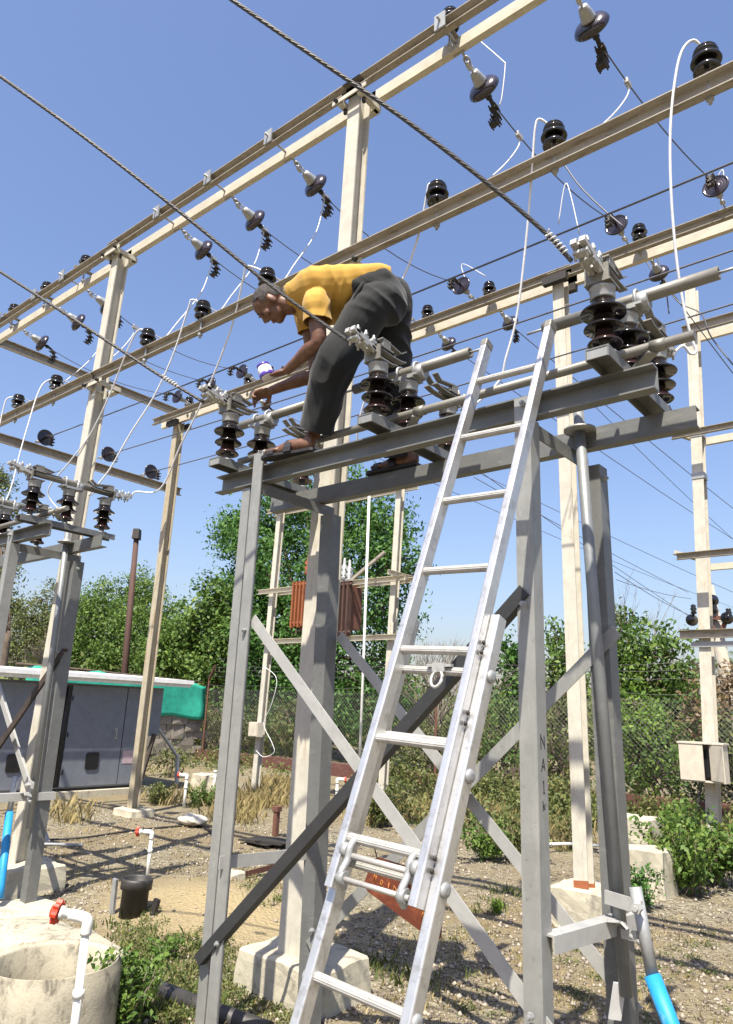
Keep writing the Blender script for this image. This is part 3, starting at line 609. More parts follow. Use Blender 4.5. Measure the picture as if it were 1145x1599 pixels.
# ============================================================ SWITCH STANDS
def chan_up(w, h, t=0.006):   # web on top, flanges down
    return [(-w / 2, -h), (-w / 2 + t, -h), (-w / 2 + t, -t), (w / 2 - t, -t), (w / 2 - t, -h), (w / 2, -h), (w / 2, 0), (-w / 2, 0)]
POLES = (-0.96, -2.13, -3.28)
def text_mesh(txt, size, ext=0.001):
    cu = bpy.data.curves.new('txt', 'FONT'); cu.body = txt; cu.size = size; cu.extrude = ext; cu.align_x = 'CENTER'; cu.align_y = 'CENTER'
    ob = bpy.data.objects.new('txt', cu); COL.objects.link(ob); dg = bpy.context.evaluated_depsgraph_get(); me = bpy.data.meshes.new_from_object(ob.evaluated_get(dg))
    bpy.data.objects.remove(ob); return me
def switch_stand(dx, label, poles, detail=True, rear='grey_steel'):
    D = Vector((dx, 0, 0))
    st = thing('switch_stand', label, 'steel stand', (-2.1 + dx, 2.9, 0), 'steel stands of the isolator switches')
    def P(x, y, z): return Vector((x + dx, y, z))
    def part(name, fn, mat='grey_steel', parent=None, lab=None):
        m = MB(); fn(m); return m.build(name, mat, parent or st, lab)
    # beams
    part('beam', lambda m: m.prism(channel(0.105, 0.06), P(-3.44, 2.70, 2.893), P(-0.80, 2.70, 2.893)), 'beam_grey')
    part('beam', lambda m: m.prism(channel(0.10, 0.06, flip=True), P(-3.47, 3.13, 2.89), P(-0.78, 3.13, 2.89)), 'beam_grey')
    for x in (-3.02, -1.33):
        part('cross_member', lambda m: m.prism(angle(0.065, 0.007, 1, -1), P(x, 2.635, 2.836), P(x, 3.27, 2.836)), 'beam_grey')
    # legs
    def fl(m):
        m.b2(P(-3.085, 2.624, -0.1), P(-3.008, 2.632, 3.02)); m.b2(P(-3.085, 2.633, -0.1), P(-3.077, 2.70, 2.832)); m.b2(P(-3.20, 2.655, -0.1), P(-3.132, 2.663, 2.83)); m.b2(P(-3.20, 2.6635, -0.1), P(-3.192, 2.72, 2.828))
    part('leg', fl)
    part('top_strap', lambda m: m.prism(rect(0.05, 0.006), P(-3.045, 2.624, 3.023), P(-2.97, 2.86, 3.02)))
    def fr(m):
        m.b2(P(-1.39, 2.624, -0.1), P(-1.315, 2.632, 2.935)); m.b2(P(-1.323, 2.6325, -0.1), P(-1.315, 2.705, 2.832))
    frl = part('leg', fr)
    part('leg', lambda m: m.prism(angle(0.092, 0.008, -1, 1), P(-2.905, 3.165, -0.1), P(-2.945, 3.165, 2.765), (0, 1, 0)), 'beam_grey')
    part('leg', lambda m: m.prism(angle(0.092, 0.008, -1, 1), P(-1.215, 3.165, -0.1), P(-1.235, 3.165, 2.765), (0, 1, 0)), 'beam_grey')
    # bracing: front pair, rear pair
    br = lambda a, b, mat, up, sx=1, sy=1, w=0.055, y=0: part('brace', lambda m: m.prism(angle(w, 0.006, sx, sy), P(*a), P(*b), up), mat)
    o = br((-3.03, 2.645, 2.03), (-1.33, 2.645, 0.53), 'brace_steel', (0, 0, 1), 1, 1, 0.06)
    o = br((-1.335, 2.612, 2.07), (-3.16, 2.612, 0.345), 'shaded_brace_steel', (0, 0, 1), -1, 1, 0.055); o['label'] = 'shaded diagonal brace coloured nearly black'  # shade on the brace's inner side is put into its near-black colour
    br((-2.93, 3.25, 2.0), (-1.24, 3.25, 0.46), 'brace_steel', (0, 0, 1), 1, 1, 0.06)
    br((-1.21, 3.152, 2.0), (-2.95, 3.152, 0.40), rear, (0, 0, 1), -1, -1, 0.06)
    part('tie', lambda m: m.prism(rect(0.008, 0.06), P(-3.055, 2.60, 0.83), P(-2.99, 3.24, 0.815)), 'brace_steel')
    def tie(m):
        a, b = oY(866, 1462, 2.66) + D, oY(1003, 1424, 3.27) + D; m.prism(angle(0.06, 0.007, 1, -1), a, b)
    part('tie', tie, 'brace_steel')
    # bolts at the joints
    for p, d, r in [(P(x, 2.623 if x < -2 else 2.603, z), (0, -1, 0), 0.013) for x, z in ((-3.035, 1.99), (-3.035, 0.47), (-1.35, 2.03), (-1.35, 0.60))] + [(P(x, 3.148, z), (0, -1, 0), 0.013) for x, z in ((-1.26, 1.96), (-2.9, 0.46))] + [(P(-1.345, 2.622, 2.9), (0, -1, 0), 0.014), (P(-1.2345, 3.20, 2.70), (1, 0, 0), 0.014)]:
        part('bolt', lambda m: m.bolt(p, d, r, 0.016), 'galvanised')
    # insulator carriers
    for x in poles:
        part('insulator_bracket', lambda m: m.prism(chan_up(0.095, 0.048), P(x, 2.49, 2.996), P(x, 3.33, 2.996)), 'beam_grey')
        part('rib', lambda m: (m.b2(P(x - 0.0465, 2.492, 2.952), P(x + 0.0465, 2.50, 2.989)))) if detail else None
    # coupling rod
    def rod(m):
        m.rod(P(-3.34, 2.73, 3.052), P(-0.66, 2.73, 3.06), 0.021, 12)
        for x in poles: m.lathe([(0.026, -0.03), (0.026, 0.03)], P(x + 0.16, 2.73, 3.058), (1, 0, 0), 12)
    cr = part('coupling_rod', rod, 'tube_metal')
    for x in poles:
        part('crank_arm', lambda m: m.prism(rect(0.045, 0.008), P(x + 0.14, 2.725, 3.033), P(x + 0.01, 2.84, 3.02)), 'grey_steel')
    # operating pipe and handle
    def pipe(m):
        m.tube([P(-1.296, 3.09, 3.03), P(-1.27, 3.10, 2.2), P(-1.205, 3.10, 0.58)], 0.0255, 14)
    pp = part('operating_pipe', pipe, 'pipe_grey')
    part('collar', lambda m: m.lathe([(0.026, -0.01), (0.075, -0.008), (0.075, 0.004), (0.03, 0.01), (0.03, 0.03)], P(-1.293, 3.092, 2.925), (0, 0, 1), 20), 'grey_steel', pp)
    h0, h1, h2 = (oY(992, 1385, 3.05), oY(1019, 1524, 3.02), oY(1050, 1605, 2.98)) if detail else (oY(25, 1212, 3.08), oY(15, 1268, 3.05), oY(2, 1380, 3.0)); h3 = h2 + (h2 - h1) * (1.6 if detail else 0.2)
    hd = part('handle', lambda m: m.tube([h0, h1], 0.0235, 14), 'galvanised')
    part('grip', lambda m: m.tube([h1, h2, h3], 0.031, 14), 'blue_grip', hd, 'bright blue hand grip')
    def strap(m):
        a, b = oY(945, 1400, 3.06) + D, oY(1003, 1418, 3.03) + D; m.prism(rect(0.008, 0.05), a, b)
        c = [oY(x, y, 3.03) + D for x, y in ((925, 1440), (955, 1440), (972, 1441), (982, 1452), (984, 1468))]
        for p, q in zip(c, c[1:]): m.prism(rect(0.07, 0.009), p, q, (0, 0.3, 1))
        m.bolt(oY(997, 1417, 3.0) + D, (0, -1, 0), 0.02, 0.03); m.rod(oY(985, 1460, 3.03) + D, oY(1003, 1474, 3.03) + D, 0.012, 8)
    part('strap', strap, 'brace_steel')
    if detail:
        a, b = oY(968, 1535, 3.1), oY(960, 1592, 3.1)
        part('end_plate', lambda m: m.prism(rect(0.05, 0.008), a, b, (0.7, -0.6, 0)), 'white_metal')
        # hand-painted letters, worn at the edges
        GL = [(1158, 0.056, [((-1, 1), (-0.95, -1)), ((-0.8, 0.6), (0.7, -0.5)), ((0.75, 0.75), (1.0, -1))]), (1194, 0.046, [((0.1, 1), (-0.9, -1)), ((0.1, 1), (0.85, -0.9)), ((-0.4, -0.25), (0.45, -0.3))]),
              (1229, 0.04, [((0.0, 1), (0.1, -1)), ((-0.4, 1), (0.3, 1.02)), ((-0.3, -1), (0.5, -1))]), (1258, 0.036, [((-0.5, 1), (-0.45, -1)), ((-0.4, 0.2), (0.45, -0.8)), ((0.5, 0.4), (0.4, -0.1))])]
        for y, hh, strokes in GL:
            q = oX(855, y, -1.3135)
            for (x0, z0), (x1, z1) in strokes:
                m = MB(); m.prism(rect(0.0008, 0.0055), (-1.3144, 2.668 + x0 * 0.016, q.z + z0 * hh / 2), (-1.3144, 2.668 + x1 * 0.016, q.z + z1 * hh / 2), (0, 1, 0.01)); m.build('lettering', 'lettering_black', st)
    return st
switch_stand(0.0, 'grey steel switch stand the man is standing on', POLES)
D2 = -4.77
POLES2 = (-0.96, -2.13)
switch_stand(D2, 'grey steel switch stand cut by the left edge of the picture', POLES2, False, 'dark_wood_and_shaded_brace')  # rear brace is steel in shadow, the shadow put into its dark colour

# ------------------------------------------------------------ post insulators
SH = [[(0.022, 0.062), (0.045, 0.058), (0.066, 0.044), (0.069, 0.047), (0.066, 0.053), (0.048, 0.070), (0.040, 0.088), (0.038, 0.104)],
      [(0.03, 0.1045), (0.05, 0.118), (0.078, 0.112), (0.081, 0.115), (0.078, 0.121), (0.055, 0.138), (0.044, 0.156), (0.042, 0.172)],
      [(0.035, 0.1725), (0.055, 0.190), (0.088, 0.182), (0.092, 0.185), (0.089, 0.192), (0.065, 0.208), (0.050, 0.226), (0.047, 0.243)]]
def terminal(m, s):    # jaws reach towards +Y*s, lead clamp towards -Y*s
    m.b2((-0.055, -0.055, 0.303), (0.055, 0.055, 0.312))
    m.box((0, -s * 0.05, 0.345), (0.10, 0.01, 0.075)); m.b2((-0.05, -0.048, 0.375), (0.05, 0.06, 0.384))
    for z, a in ((0.352, 0.1), (0.415, -0.1)):
        for x in (-0.028, 0.028):
            pts = [(x, s * -0.03, z + 0.012), (x, s * 0.06, z + 0.004 + a * 0.03), (x, s * 0.13, z + a * 0.1), (x, s * 0.175, z + 0.02)]
            for p, q in zip(pts, pts[1:]): m.prism(rect(0.036, 0.007), p, q)
    m.b2((-0.045, -0.02, 0.384), (-0.03, 0.04, 0.43)); m.b2((0.03, -0.02, 0.384), (0.045, 0.04, 0.43))
    for x in (-0.03, 0.03): m.bolt((x, s * 0.02, 0.385), (0, 0, 1), 0.011, 0.018)
def clampbody(m, s, tilt=0.25):
    R = Matrix.Rotation(-s * tilt, 3, 'X')
    for k in (-1, 1):
        m.box(Vector((k * 0.018, -s * 0.14, 0.375)), (0.026, 0.19, 0.024), R)
    for j in range(3):
        c = Vector((0, -s * (0.075 + 0.062 * j), 0.375 + s * 0.0)); m.box(c + Vector((0, 0, 0.018)), (0.062, 0.03, 0.016), R); m.box(c - Vector((0, 0, 0.018)), (0.062, 0.03, 0.014), R)
        for k in (-1, 1): m.rod(c + Vector((k * 0.024, 0, -0.045)), c + Vector((k * 0.024, 0, 0.05)), 0.006, 6); m.lathe([(0.011, 0), (0.011, 0.012)], c + Vector((k * 0.024, 0, 0.026)), (0, 0, 1), 6, False)
def make_post(kind):
    root = thing('post_insulator', '', 'insulator', (0, 0, 0), 'dark porcelain posts of the isolator switches')
    m = MB(); m.lathe([(0.05, 0.0), (0.05, 0.006), (0.021, 0.008), (0.021, 0.061)], n=16); m.build('stem', 'galvanised', root)
    for i, pr in enumerate(SH): m = MB(); m.lathe(pr, n=28); m.build('shed', 'porcelain_lower' if i == 0 else 'porcelain', root)
    m = MB(); m.lathe([(0.03, 0.2435), (0.048, 0.244), (0.051, 0.25), (0.049, 0.285), (0.053, 0.288), (0.053, 0.302), (0.02, 0.303)], n=20); m.build('cap', 'galvanised', root)
    if kind == 'mid':
        m = MB(); m.b2((-0.06, -0.05, 0.303), (0.06, 0.05, 0.313)); 
        m.build('saddle', 'galvanised', root)
    else:
        s = 1 if kind == 'front' else -1
        m = MB(); terminal(m, s); t = m.build('contact_jaw', 'tube_metal', root)
        m = MB(); clampbody(m, s); m.build('lead_clamp', 'clamp_metal', root)
    return root
def add_arm(root, Rz):
    T = Matrix.Translation((0, 0, 0.3135)) @ Matrix.Rotation(Rz, 4, 'Z')
    def fin(m, name, mat, par):
        m.v = [T @ v for v in m.v]; return m.build(name, mat, par)
    m = MB(); m.lathe([(0.018, -0.385), (0.028, -0.385), (0.028, 0.385), (0.018, 0.385), (0.018, 0.36), (0.005, 0.36)], (0, 0, 0.052), (1, 0, 0), 18); tb = fin(m, 'contact_tube', 'tube_metal', root)
    for a, b in ((-0.47, -0.36), (0.36, 0.47)): fin(MB().rod((a, 0, 0.052), (b, 0, 0.052), 0.006, 6), 'horn', 'galvanised', tb)
    for x in (-0.055, 0.055):
        m = MB(); pts = [(x, -0.036, 0.0)] + [(x, -0.036 * math.cos(a), 0.055 + 0.036 * math.sin(a)) for a in [math.pi * i / 8 for i in range(9)]] + [(x, 0.036, 0.0)]
        m.tube(pts, 0.0075, 7); fin(m, 'u_bolt', 'galvanised', root)
    m = MB(); m.b2((-0.085, -0.048, 0.001), (0.085, 0.048, 0.013)); fin(m, 'clamp_plate', 'galvanised', root)
    m = MB(); m.lathe([(0.04, -0.03), (0.04, 0.03)], (0.075, 0.0, 0.032), (1, 0, 0), 14); fin(m, 'clamp_block', 'galvanised', root)
PROTO = {k: make_post(k if k != 'closed' else 'mid') for k in ('front', 'mid', 'rear', 'closed')}; add_arm(PROTO['mid'], 0.0); add_arm(PROTO['closed'], math.pi / 2)
used = {}
def put(key, proto, loc, label, rz=0.0):
    o = proto if key not in used else copy_tree(proto); used[key] = 1
    o.location = loc; o.rotation_euler = (0, 0, rz); o['label'] = label; LABELS.setdefault(label, []).append(o.name); return o
ZB = 2.997
nm = ('right', 'middle', 'left')
desc = {0: 'at the right end of the stand, by the ladder top', 1: 'mid stand, by the man\'s legs', 2: 'at the stand\'s left end, below the man\'s hands'}
rowd = {'front': 'front', 'mid': 'centre tube-carrying', 'rear': 'rear', 'closed': 'centre tube-carrying'}
for i, x in enumerate(POLES):
    for kind, y in (('front', 2.58), ('mid', 2.84), ('rear', 3.22)):
        put(kind, PROTO[kind], (x, y, ZB), f'{rowd[kind]} porcelain post {desc[i]}', 0.5 * (0 if kind == 'mid' else 0))
d2 = {0: 'on the left stand, nearest its right end', 1: 'on the left stand, second row at the picture edge'}
for i, x in enumerate(POLES2):
    for kind, y in (('front', 2.58), ('closed', 2.88), ('rear', 3.22)):
        put(kind, PROTO[kind], (x + D2, y, ZB), f'{rowd[kind]} porcelain post {d2[i]}')

# ------------------------------------------------------------ rusty warning plate hung on the bracing
wp = thing('warning_plate', 'rusty red warning plate with worn orange lettering behind the ladder', 'sign', tuple(oY(640, 1457, 2.76)))
c = [oY(x, y, 2.76) for x, y in ((584, 1336), (566, 1386), (688, 1478), (694, 1372))]
c = [Vector((p.x, 2.76, p.z)) for p in c]
nrm = Vector((0, -1, 0)); m = MB()
rim = []
for i in range(4):
    a, b, d = c[i], c[(i - 1) % 4], c[(i + 1) % 4]
    rim += [a.lerp(b, 0.12 if i % 2 else 0.07), a.lerp(d, 0.12 if i % 2 == 0 else 0.07)]
pl = rim + [p + Vector((0, 0.003, 0)) for p in rim]; n = len(rim)
m.add(pl, [tuple(range(n)), tuple(reversed(range(n, 2 * n)))] + [(i, i + n, (i + 1) % n + n, (i + 1) % n) for i in range(n)]); pob = m.build('plate', 'sign_rust', wp)
ux = ((c[3] + c[2]) - (c[0] + c[1])).normalized(); uz = Vector((-ux.z, 0, ux.x)); 
if uz.z < 0: uz = -uz
Mx = Matrix((ux, uz, Vector((0, -1, 0)))).transposed().to_4x4()
GLY = {'D': [[(-.5, -1), (-.5, 1), (.4, .6), (.5, -.5), (-.5, -1)]], 'R': [[(-.5, -1), (-.5, 1), (.4, .7), (.3, .1), (-.4, 0), (.5, -1)]], 'h': [[(-.4, 1), (-.5, -1)], [(-.45, 0), (.2, .4), (.4, -.9)]], 'o': [[(.4, .3), (-.3, .5), (-.5, -.4), (.2, -.6), (.4, .3)], [(.7, -.9), (.5, -1.3)]],
       'I': [[(0, 1), (.1, -1)]], 'ra': [[(-.9, .9), (.9, 1)], [(-.4, .9), (-.1, .2), (-.6, -.1), (.1, -.9)], [(.6, 1), (.6, -1)]]}
for g, px, py, sz in (('D', 622, 1364, 0.022), ('o', 633, 1373, 0.016), ('R', 645, 1382, 0.02), ('h', 586, 1370, 0.02), ('o', 596, 1378, 0.018), ('I', 606, 1386, 0.02), ('D', 616, 1392, 0.02), ('ra', 633, 1404, 0.022), ('o', 650, 1412, 0.014), ('h', 662, 1428, 0.018), ('o', 672, 1436, 0.016)):
    q = oY(px, py, 2.757); q = Vector((q.x, 2.7585, q.z))
    for st_ in GLY[g]:
        m = MB(); pts = [q + (ux * x_ * 0.75 + uz * z_) * sz * random.uniform(0.9, 1.1) for x_, z_ in st_]; m.tube(pts, 0.0022, 4); m.build('lettering', 'sign_text', wp)
m = MB(); m.tube([c[0] + Vector((0.02, 0, -0.01)), Vector((c[0].x + 0.03, 2.70, c[0].z + 0.09))], 0.003, 5); m.tube([c[3] + Vector((-0.03, 0, 0)), Vector((c[3].x - 0.02, 2.7, c[3].z + 0.05))], 0.003, 5); m.build('tie_wire', 'grey_wire', wp)

# ============================================================ ALUMINIUM EXTENSION LADDER
la = thing('extension_ladder', 'aluminium extension ladder leaning on the front of the switch stand', 'ladder', (-1.4, 1.55, 0))
LA = Vector((-1.521, 2.545, 3.024)); LD = Vector((-0.0134, -0.1092, -0.3028)); LW = Vector((0.2926, 0.0, 0.0))
ld = LD.normalized(); lside = Vector((1, 0, 0)); lside = (lside - ld * lside.dot(ld)).normalized(); lout = ld.cross(lside).normalized()
if lout.y > 0: lout = -lout          # away from the stand, towards the climber
def LP(k, s, o=0.0): return LA + LD * k + lside * s + lout * o
LWd = 0.2926
def stile_prof(w, d, t, side):   # box with rounded outer edges, local x=side, y=out
    r = 0.006; pts = []
    for cx, cy, a0 in ((w / 2 - r, d / 2 - r, 0), (-w / 2 + r, d / 2 - r, 90), (-w / 2 + r, -d / 2 + r, 180), (w / 2 - r, -d / 2 + r, 270)):
        for k in range(4): a = math.radians(a0 + 30 * k); pts.append((cx + r * math.cos(a), cy + r * math.sin(a)))
    return pts
def cprof(w, d, t, sgn):          # C section, open side towards the rungs' inside (sgn)
    p = [(0, -d / 2), (0, d / 2), (-w, d / 2), (-w, d / 2 - t), (-t, d / 2 - t), (-t, -d / 2 + t), (-w, -d / 2 + t), (-w, -d / 2)]
    return p if sgn > 0 else [(-x, y) for x, y in reversed(p)]
fly_o, base_o = 0.0, -0.040
# upper (fly) section
for s, sg in ((-0.012, -1), (LWd + 0.012, 1)):
    m = MB(); m.prism(stile_prof(0.032, 0.056, 0.003, sg), LP(-0.72, s, fly_o), LP(6.47 if sg < 0 else 6.42, s, fly_o), lout); st_ = m.build('stile', 'aluminium', la)
    m = MB(); m.prism(stile_prof(0.035, 0.059, 0.003, sg), LP(-0.745, s, fly_o), LP(-0.64, s, fly_o), lout); m.build('end_cap', 'tube_metal', st_)
def rung(k, s0, s1, o, mat='rung_aluminium'):
    m = MB(); prof = []
    for i in range(28): a = 2 * math.pi * i / 28; r = 0.0165 * (1.0 if i % 2 else 0.93); prof.append((r * math.cos(a), r * 0.92 * math.sin(a)))
    m.prism(prof, LP(k, s0, o), LP(k, s1, o), (0, 0, 1)); return m.build('rung', mat, la)
for k in range(0, 7): rung(k, 0.0, LWd, fly_o)
# lower (base) section, a little wider
bs0, bs1 = -0.026, LWd + 0.046
kb = (0.0 - LA.z) / LD.z
for s, sg in ((bs0, -1), (bs1, 1)):
    m = MB(); m.prism(stile_prof(0.035, 0.054, 0.003, sg), LP(3.56, s, base_o), LP(kb + 0.02, s, base_o), lout); st_ = m.build('stile', 'aluminium', la)
    for k in range(4, 10):
        m = MB(); m.lathe([(0.022, 0.0), (0.0225, 0.003), (0.019, 0.009), (0.009, 0.012)], LP(k + 0.22, s + sg * 0.0175, base_o), lside * sg, 18); m.build('rung_cap', 'galvanised', st_)
for k in (4.18, 4.93, 6.2, 7.2, 8.2, 9.2): rung(k, bs0 + 0.0175, bs1 - 0.0175, base_o)
# rung hooks at the foot of the upper section with their two rods
for s in (0.030, LWd - 0.030):
    m = MB(); pts = [LP(5.98, s, 0.0), LP(6.08, s, 0.022), LP(6.2, s, 0.018), LP(6.33, s, 0.032), LP(6.4, s, 0.018), LP(6.44, s, 0.0)]
    m.tube(smooth_path(pts, 4), 0.0115, 8); m.lathe([(0.02, -0.013), (0.024, -0.006), (0.024, 0.006), (0.02, 0.013)], LP(6.36, s, 0.018), lside, 14); m.lathe([(0.022, -0.012), (0.022, 0.012)], LP(6.12, s - (0.02 if s < 0.1 else -0.02), 0.012), lside, 12); m.build('rung_hook', 'galvanised', la)
for k, o_ in ((6.16, 0.012), (6.37, 0.020)):
    m = MB(); m.rod(LP(k, 0.005, o_), LP(k, LWd - 0.005, o_), 0.0080 if k > 6.2 else 0.0095, 10); m.build('hook_rod', 'rung_aluminium', la)
# guide brackets and pulley
for k, s in ((3.9, LWd + 0.017), (4.65, LWd + 0.017), (6.0, LWd + 0.017)):
    m = MB(); c = LP(k, s + 0.0155, fly_o + 0.0); m.lathe([(0.008, 0), (0.008, 0.006), (0.004, 0.008)], c, lside, 8); m.lathe([(0.008, 0), (0.008, 0.006), (0.004, 0.008)], c + ld * 0.035, lside, 8); m.build('rivet', 'bolt_dark', la)
m = MB(); pc = LP(4.14, LWd * 0.55, -0.02)
pts = [pc + lside * (0.022 * math.cos(a)) + ld * (0.05 + 0.03 * math.sin(a)) for a in [2 * math.pi * i / 14 for i in range(15)]]
m.tube(pts, 0.006, 6); m.box(pc + ld * 0.008, (0.05, 0.02, 0.03)); m.b2(pc + Vector((-0.05, -0.01, -0.006)), pc + Vector((0.05, 0.01, 0.004))); m.build('pulley', 'clamp_metal', la)
# ============================================================ STRAIN AND PIN INSULATORS, WIRES
def make_strain():
    r = thing('strain_insulator', '', 'insulator', (0, 0, 0), 'disc insulators strung from the gantry beams')
    m = MB(); m.rod((0, 0, -0.02), (0, 0, 0.05), 0.007, 6)
    for z0, ax in ((0.05, 0), (0.095, 1)):
        pts = []
        for i in range(13):
            a = 2 * math.pi * i / 12; e = (0.014 * math.cos(a), 0); p = Vector((0.016 * math.cos(a), 0, z0 + 0.028 * math.sin(a))) if ax == 0 else Vector((0, 0.016 * math.cos(a), z0 + 0.034 * math.sin(a))); pts.append(p)
        m.tube(pts, 0.006, 6)
    m.b2((-0.012, -0.03, 0.055), (0.012, -0.02, 0.10)); m.build('shackle', 'clamp_metal', r)
    m = MB(); m.lathe([(0.014, 0.125), (0.026, 0.13), (0.034, 0.16), (0.042, 0.20), (0.046, 0.212), (0.03, 0.214)], n=16); m.build('cap', 'galvanised', r)
    m = MB(); m.lathe([(0.03, 0.2145), (0.055, 0.216), (0.085, 0.228), (0.099, 0.245), (0.103, 0.258), (0.098, 0.266), (0.088, 0.262), (0.078, 0.252), (0.072, 0.262), (0.062, 0.25), (0.054, 0.26), (0.04, 0.25), (0.024, 0.262)], n=30); m.build('disc', 'porcelain_plum', r)
    m = MB(); m.lathe([(0.012, 0.2625), (0.012, 0.30), (0.02, 0.302), (0.02, 0.325)], n=10)
    pts = [(0, 0, 0.31), (0.0, 0.0, 0.36), (0.0, -0.03, 0.41), (0.0, -0.085, 0.43), (0.0, -0.14, 0.42)]
    m.tube(smooth_path(pts, 4), 0.014, 8)
    for j, (y, z) in enumerate(((-0.02, 0.39), (-0.06, 0.424), (-0.1, 0.43), (-0.135, 0.42))):
        m.box((0, y, z + 0.0), (0.056, 0.014, 0.035)); 
        for s in (-1, 1): m.rod((s * 0.022, y, z - 0.035), (s * 0.022, y, z + 0.035), 0.0055, 5)
    m.build('dead_end_clamp', 'bolt_dark', r)
    return r
def make_pin():
    r = thing('pin_insulator', '', 'insulator', (0, 0, 0), 'black pin insulators standing on the gantry beams')
    m = MB(); m.rod((0, 0, -0.17), (0, 0, 0.05), 0.010, 8); m.lathe([(0.022, -0.145), (0.022, -0.125)], n=6, smooth=False); m.lathe([(0.026, 0.0), (0.026, 0.012)], n=6, smooth=False); m.build('pin', 'galvanised', r)
    m = MB(); m.lathe([(0.02, 0.045), (0.05, 0.034), (0.064, 0.03), (0.068, 0.036), (0.062, 0.052), (0.046, 0.075), (0.044, 0.088)], n=24); m.build('shed', 'porcelain_black', r)
    m = MB(); m.lathe([(0.03, 0.0885), (0.055, 0.092), (0.072, 0.088), (0.077, 0.094), (0.073, 0.106), (0.055, 0.126), (0.052, 0.132), (0.064, 0.138), (0.064, 0.146), (0.045, 0.150), (0.048, 0.158), (0.058, 0.164), (0.05, 0.176), (0.02, 0.182)], n=24); m.build('head', 'porcelain_black', r)
    return r
STR = make_strain(); PIN = make_pin()
def put_dir(key, proto, loc, d, label, sc=1.0, roll=0.0):
    o = proto if key not in used else copy_tree(proto); used[key] = 1
    z = Vector(d).normalized(); y = Vector((0, 0, 1)); y = (y - z * y.dot(z)).normalized(); x = y.cross(z)
    Mx = Matrix((x, y, z)).transposed()
    o.rotation_euler = (Mx @ Matrix.Rotation(roll, 3, 'Z')).to_euler(); o.location = loc; o.scale = (sc, sc, sc); o['label'] = label; LABELS.setdefault(label, []).append(o.name); return o
def wire(name, pts, r, mat, label, cat='wire', group=None, n=6, sm=6):
    m = MB(); m.tube(smooth_path(pts, sm) if sm else pts, r, n); return tag(m.build(name, mat), label, cat, group)
# row A -> row B strings: X, label words
ROW = [(-1.42, 0.10, 'top right corner'), (-2.27, 0.05, 'upper beam, first right of the centre post'),
       (-4.03, 0.0, 'upper beam, first left of the centre post'), (-4.85, 0.0, 'upper beam, second left of the centre post'), (-5.65, 0.0, 'upper beam, third left of the centre post'),
       (-7.5, 0.0, 'upper beam right at the left post'), (-8.17, 0.0, 'upper beam, first left of the left post'), (-9.1, 0.0, 'far left end of the upper beam')]
XB = {0: -1.16, 1: -2.04, 2: -3.77, 3: -4.59, 4: -5.4, 5: -7.4, 6: -8.1, 7: -8.9}
for i, (x, dz, words) in enumerate(ROW):
    A = Vector((x, 3.58, 6.27)); dA = Vector((0, 1, -0.26)); put_dir('str', STR, A, dA, f'plum disc hung from the {words}', 1.22)
    m = MB(); m.rod(A + Vector((0, -0.34, 0.03)), A + Vector((0, 0.02, 0)), 0.010, 8); m.box(A + Vector((0, -0.05, 0.0)), (0.09, 0.012, 0.11)); m.box(A + Vector((0, -0.30, 0.02)), (0.09, 0.012, 0.13)); tag(m.build('eye_bolt', 'galvanised'), f'long eye bolt through the {words}', 'bolt', 'eye bolts through the upper beam')
    B = Vector((XB[i], 6.21, 6.10)); dB = Vector((0, -1, 0.12)); put_dir('str', STR, B, dB, f'rear beam disc ending the wire from the {words}', 1.08)
    a = A + dA.normalized() * 0.40; b = B + dB.normalized() * 0.33
    wire('line_wire', sagline(a, b, 0.10 + 0.03 * (i % 3)), 0.0052, 'grey_wire', f'grey line wire running back from the {words}', 'wire', 'line wires between the two gantry rows', 5, 0)
# strings on the far side of the rear beam and the long wires that leave it
FARX = [(-1.92, 'big dark bell insulator right of the right gantry post'), (-3.61, 'brown disc below the rear beam, left of the ladder top'), (-4.46, 'brown disc below the rear beam, beside the man\'s hips'), (-7.75, 'disc below the rear beam, behind the man\'s hands'), (-0.9, 'disc behind the rear beam at the right picture edge')]
for i, (x, words) in enumerate(FARX):
    B = Vector((x, 6.50, 6.06)); d = Vector((0.0, 1, -0.25)); put_dir('str', STR, B, d, words, 1.0)
    a = B + d.normalized() * 0.33
    wire('line_wire', sagline(a, (x + 1.2 + 0.5 * i, 34 + i, 5.6), 0.35), 0.006, 'grey_wire', ('first', 'second', 'third', 'fourth', 'fifth')[i] + ' long line wire leaving the rear beam towards the far trees', 'wire', 'line wires leaving towards the far trees', 5, 0)
for i, (x0, y0, x1, y1) in enumerate(((700, 700, 1076, 962), (740, 745, 1075, 925), (650, 690, 1145, 925), (905, 610, 1145, 842), (960, 893, 1080, 962), (962, 905, 1080, 935))):
    wire('line_wire', sagline(oY(x0, y0, 8.5 + i * 0.8), oY(x1, y1, 19), 0.05), 0.006, 'grey_wire', ('lowest', 'lower middle', 'middle', 'upper right', 'faint lower right', 'faint upper right')[i] + ' of the thin wires sloping down to the right pole', 'wire', 'thin wires sloping to the right pole', 5, 0)
# bus wires along the gantry bay with discs on the left cross beam
for i, (y, z, words) in enumerate(((4.25, 5.0, 'leftmost'), (5.2, 5.05, 'middle'), (5.94, 4.99, 'rightmost'))):
    c = Vector((-9.64, y, z)); put_dir('str', STR, c, (1, 0, 0.02), f'{words} black disc facing out from the lower left cross beam', 1.12)
    wire('bus_wire', sagline(c + Vector((0.3, 0, 0)), (1.5, y + 0.02, 5.02), 0.06, 20), 0.0075, 'grey_wire', ('uppermost', 'middle', 'lowest')[i] + ' straight bus wire crossing behind the man', 'wire', 'bus wires crossing the bay', 6, 0)
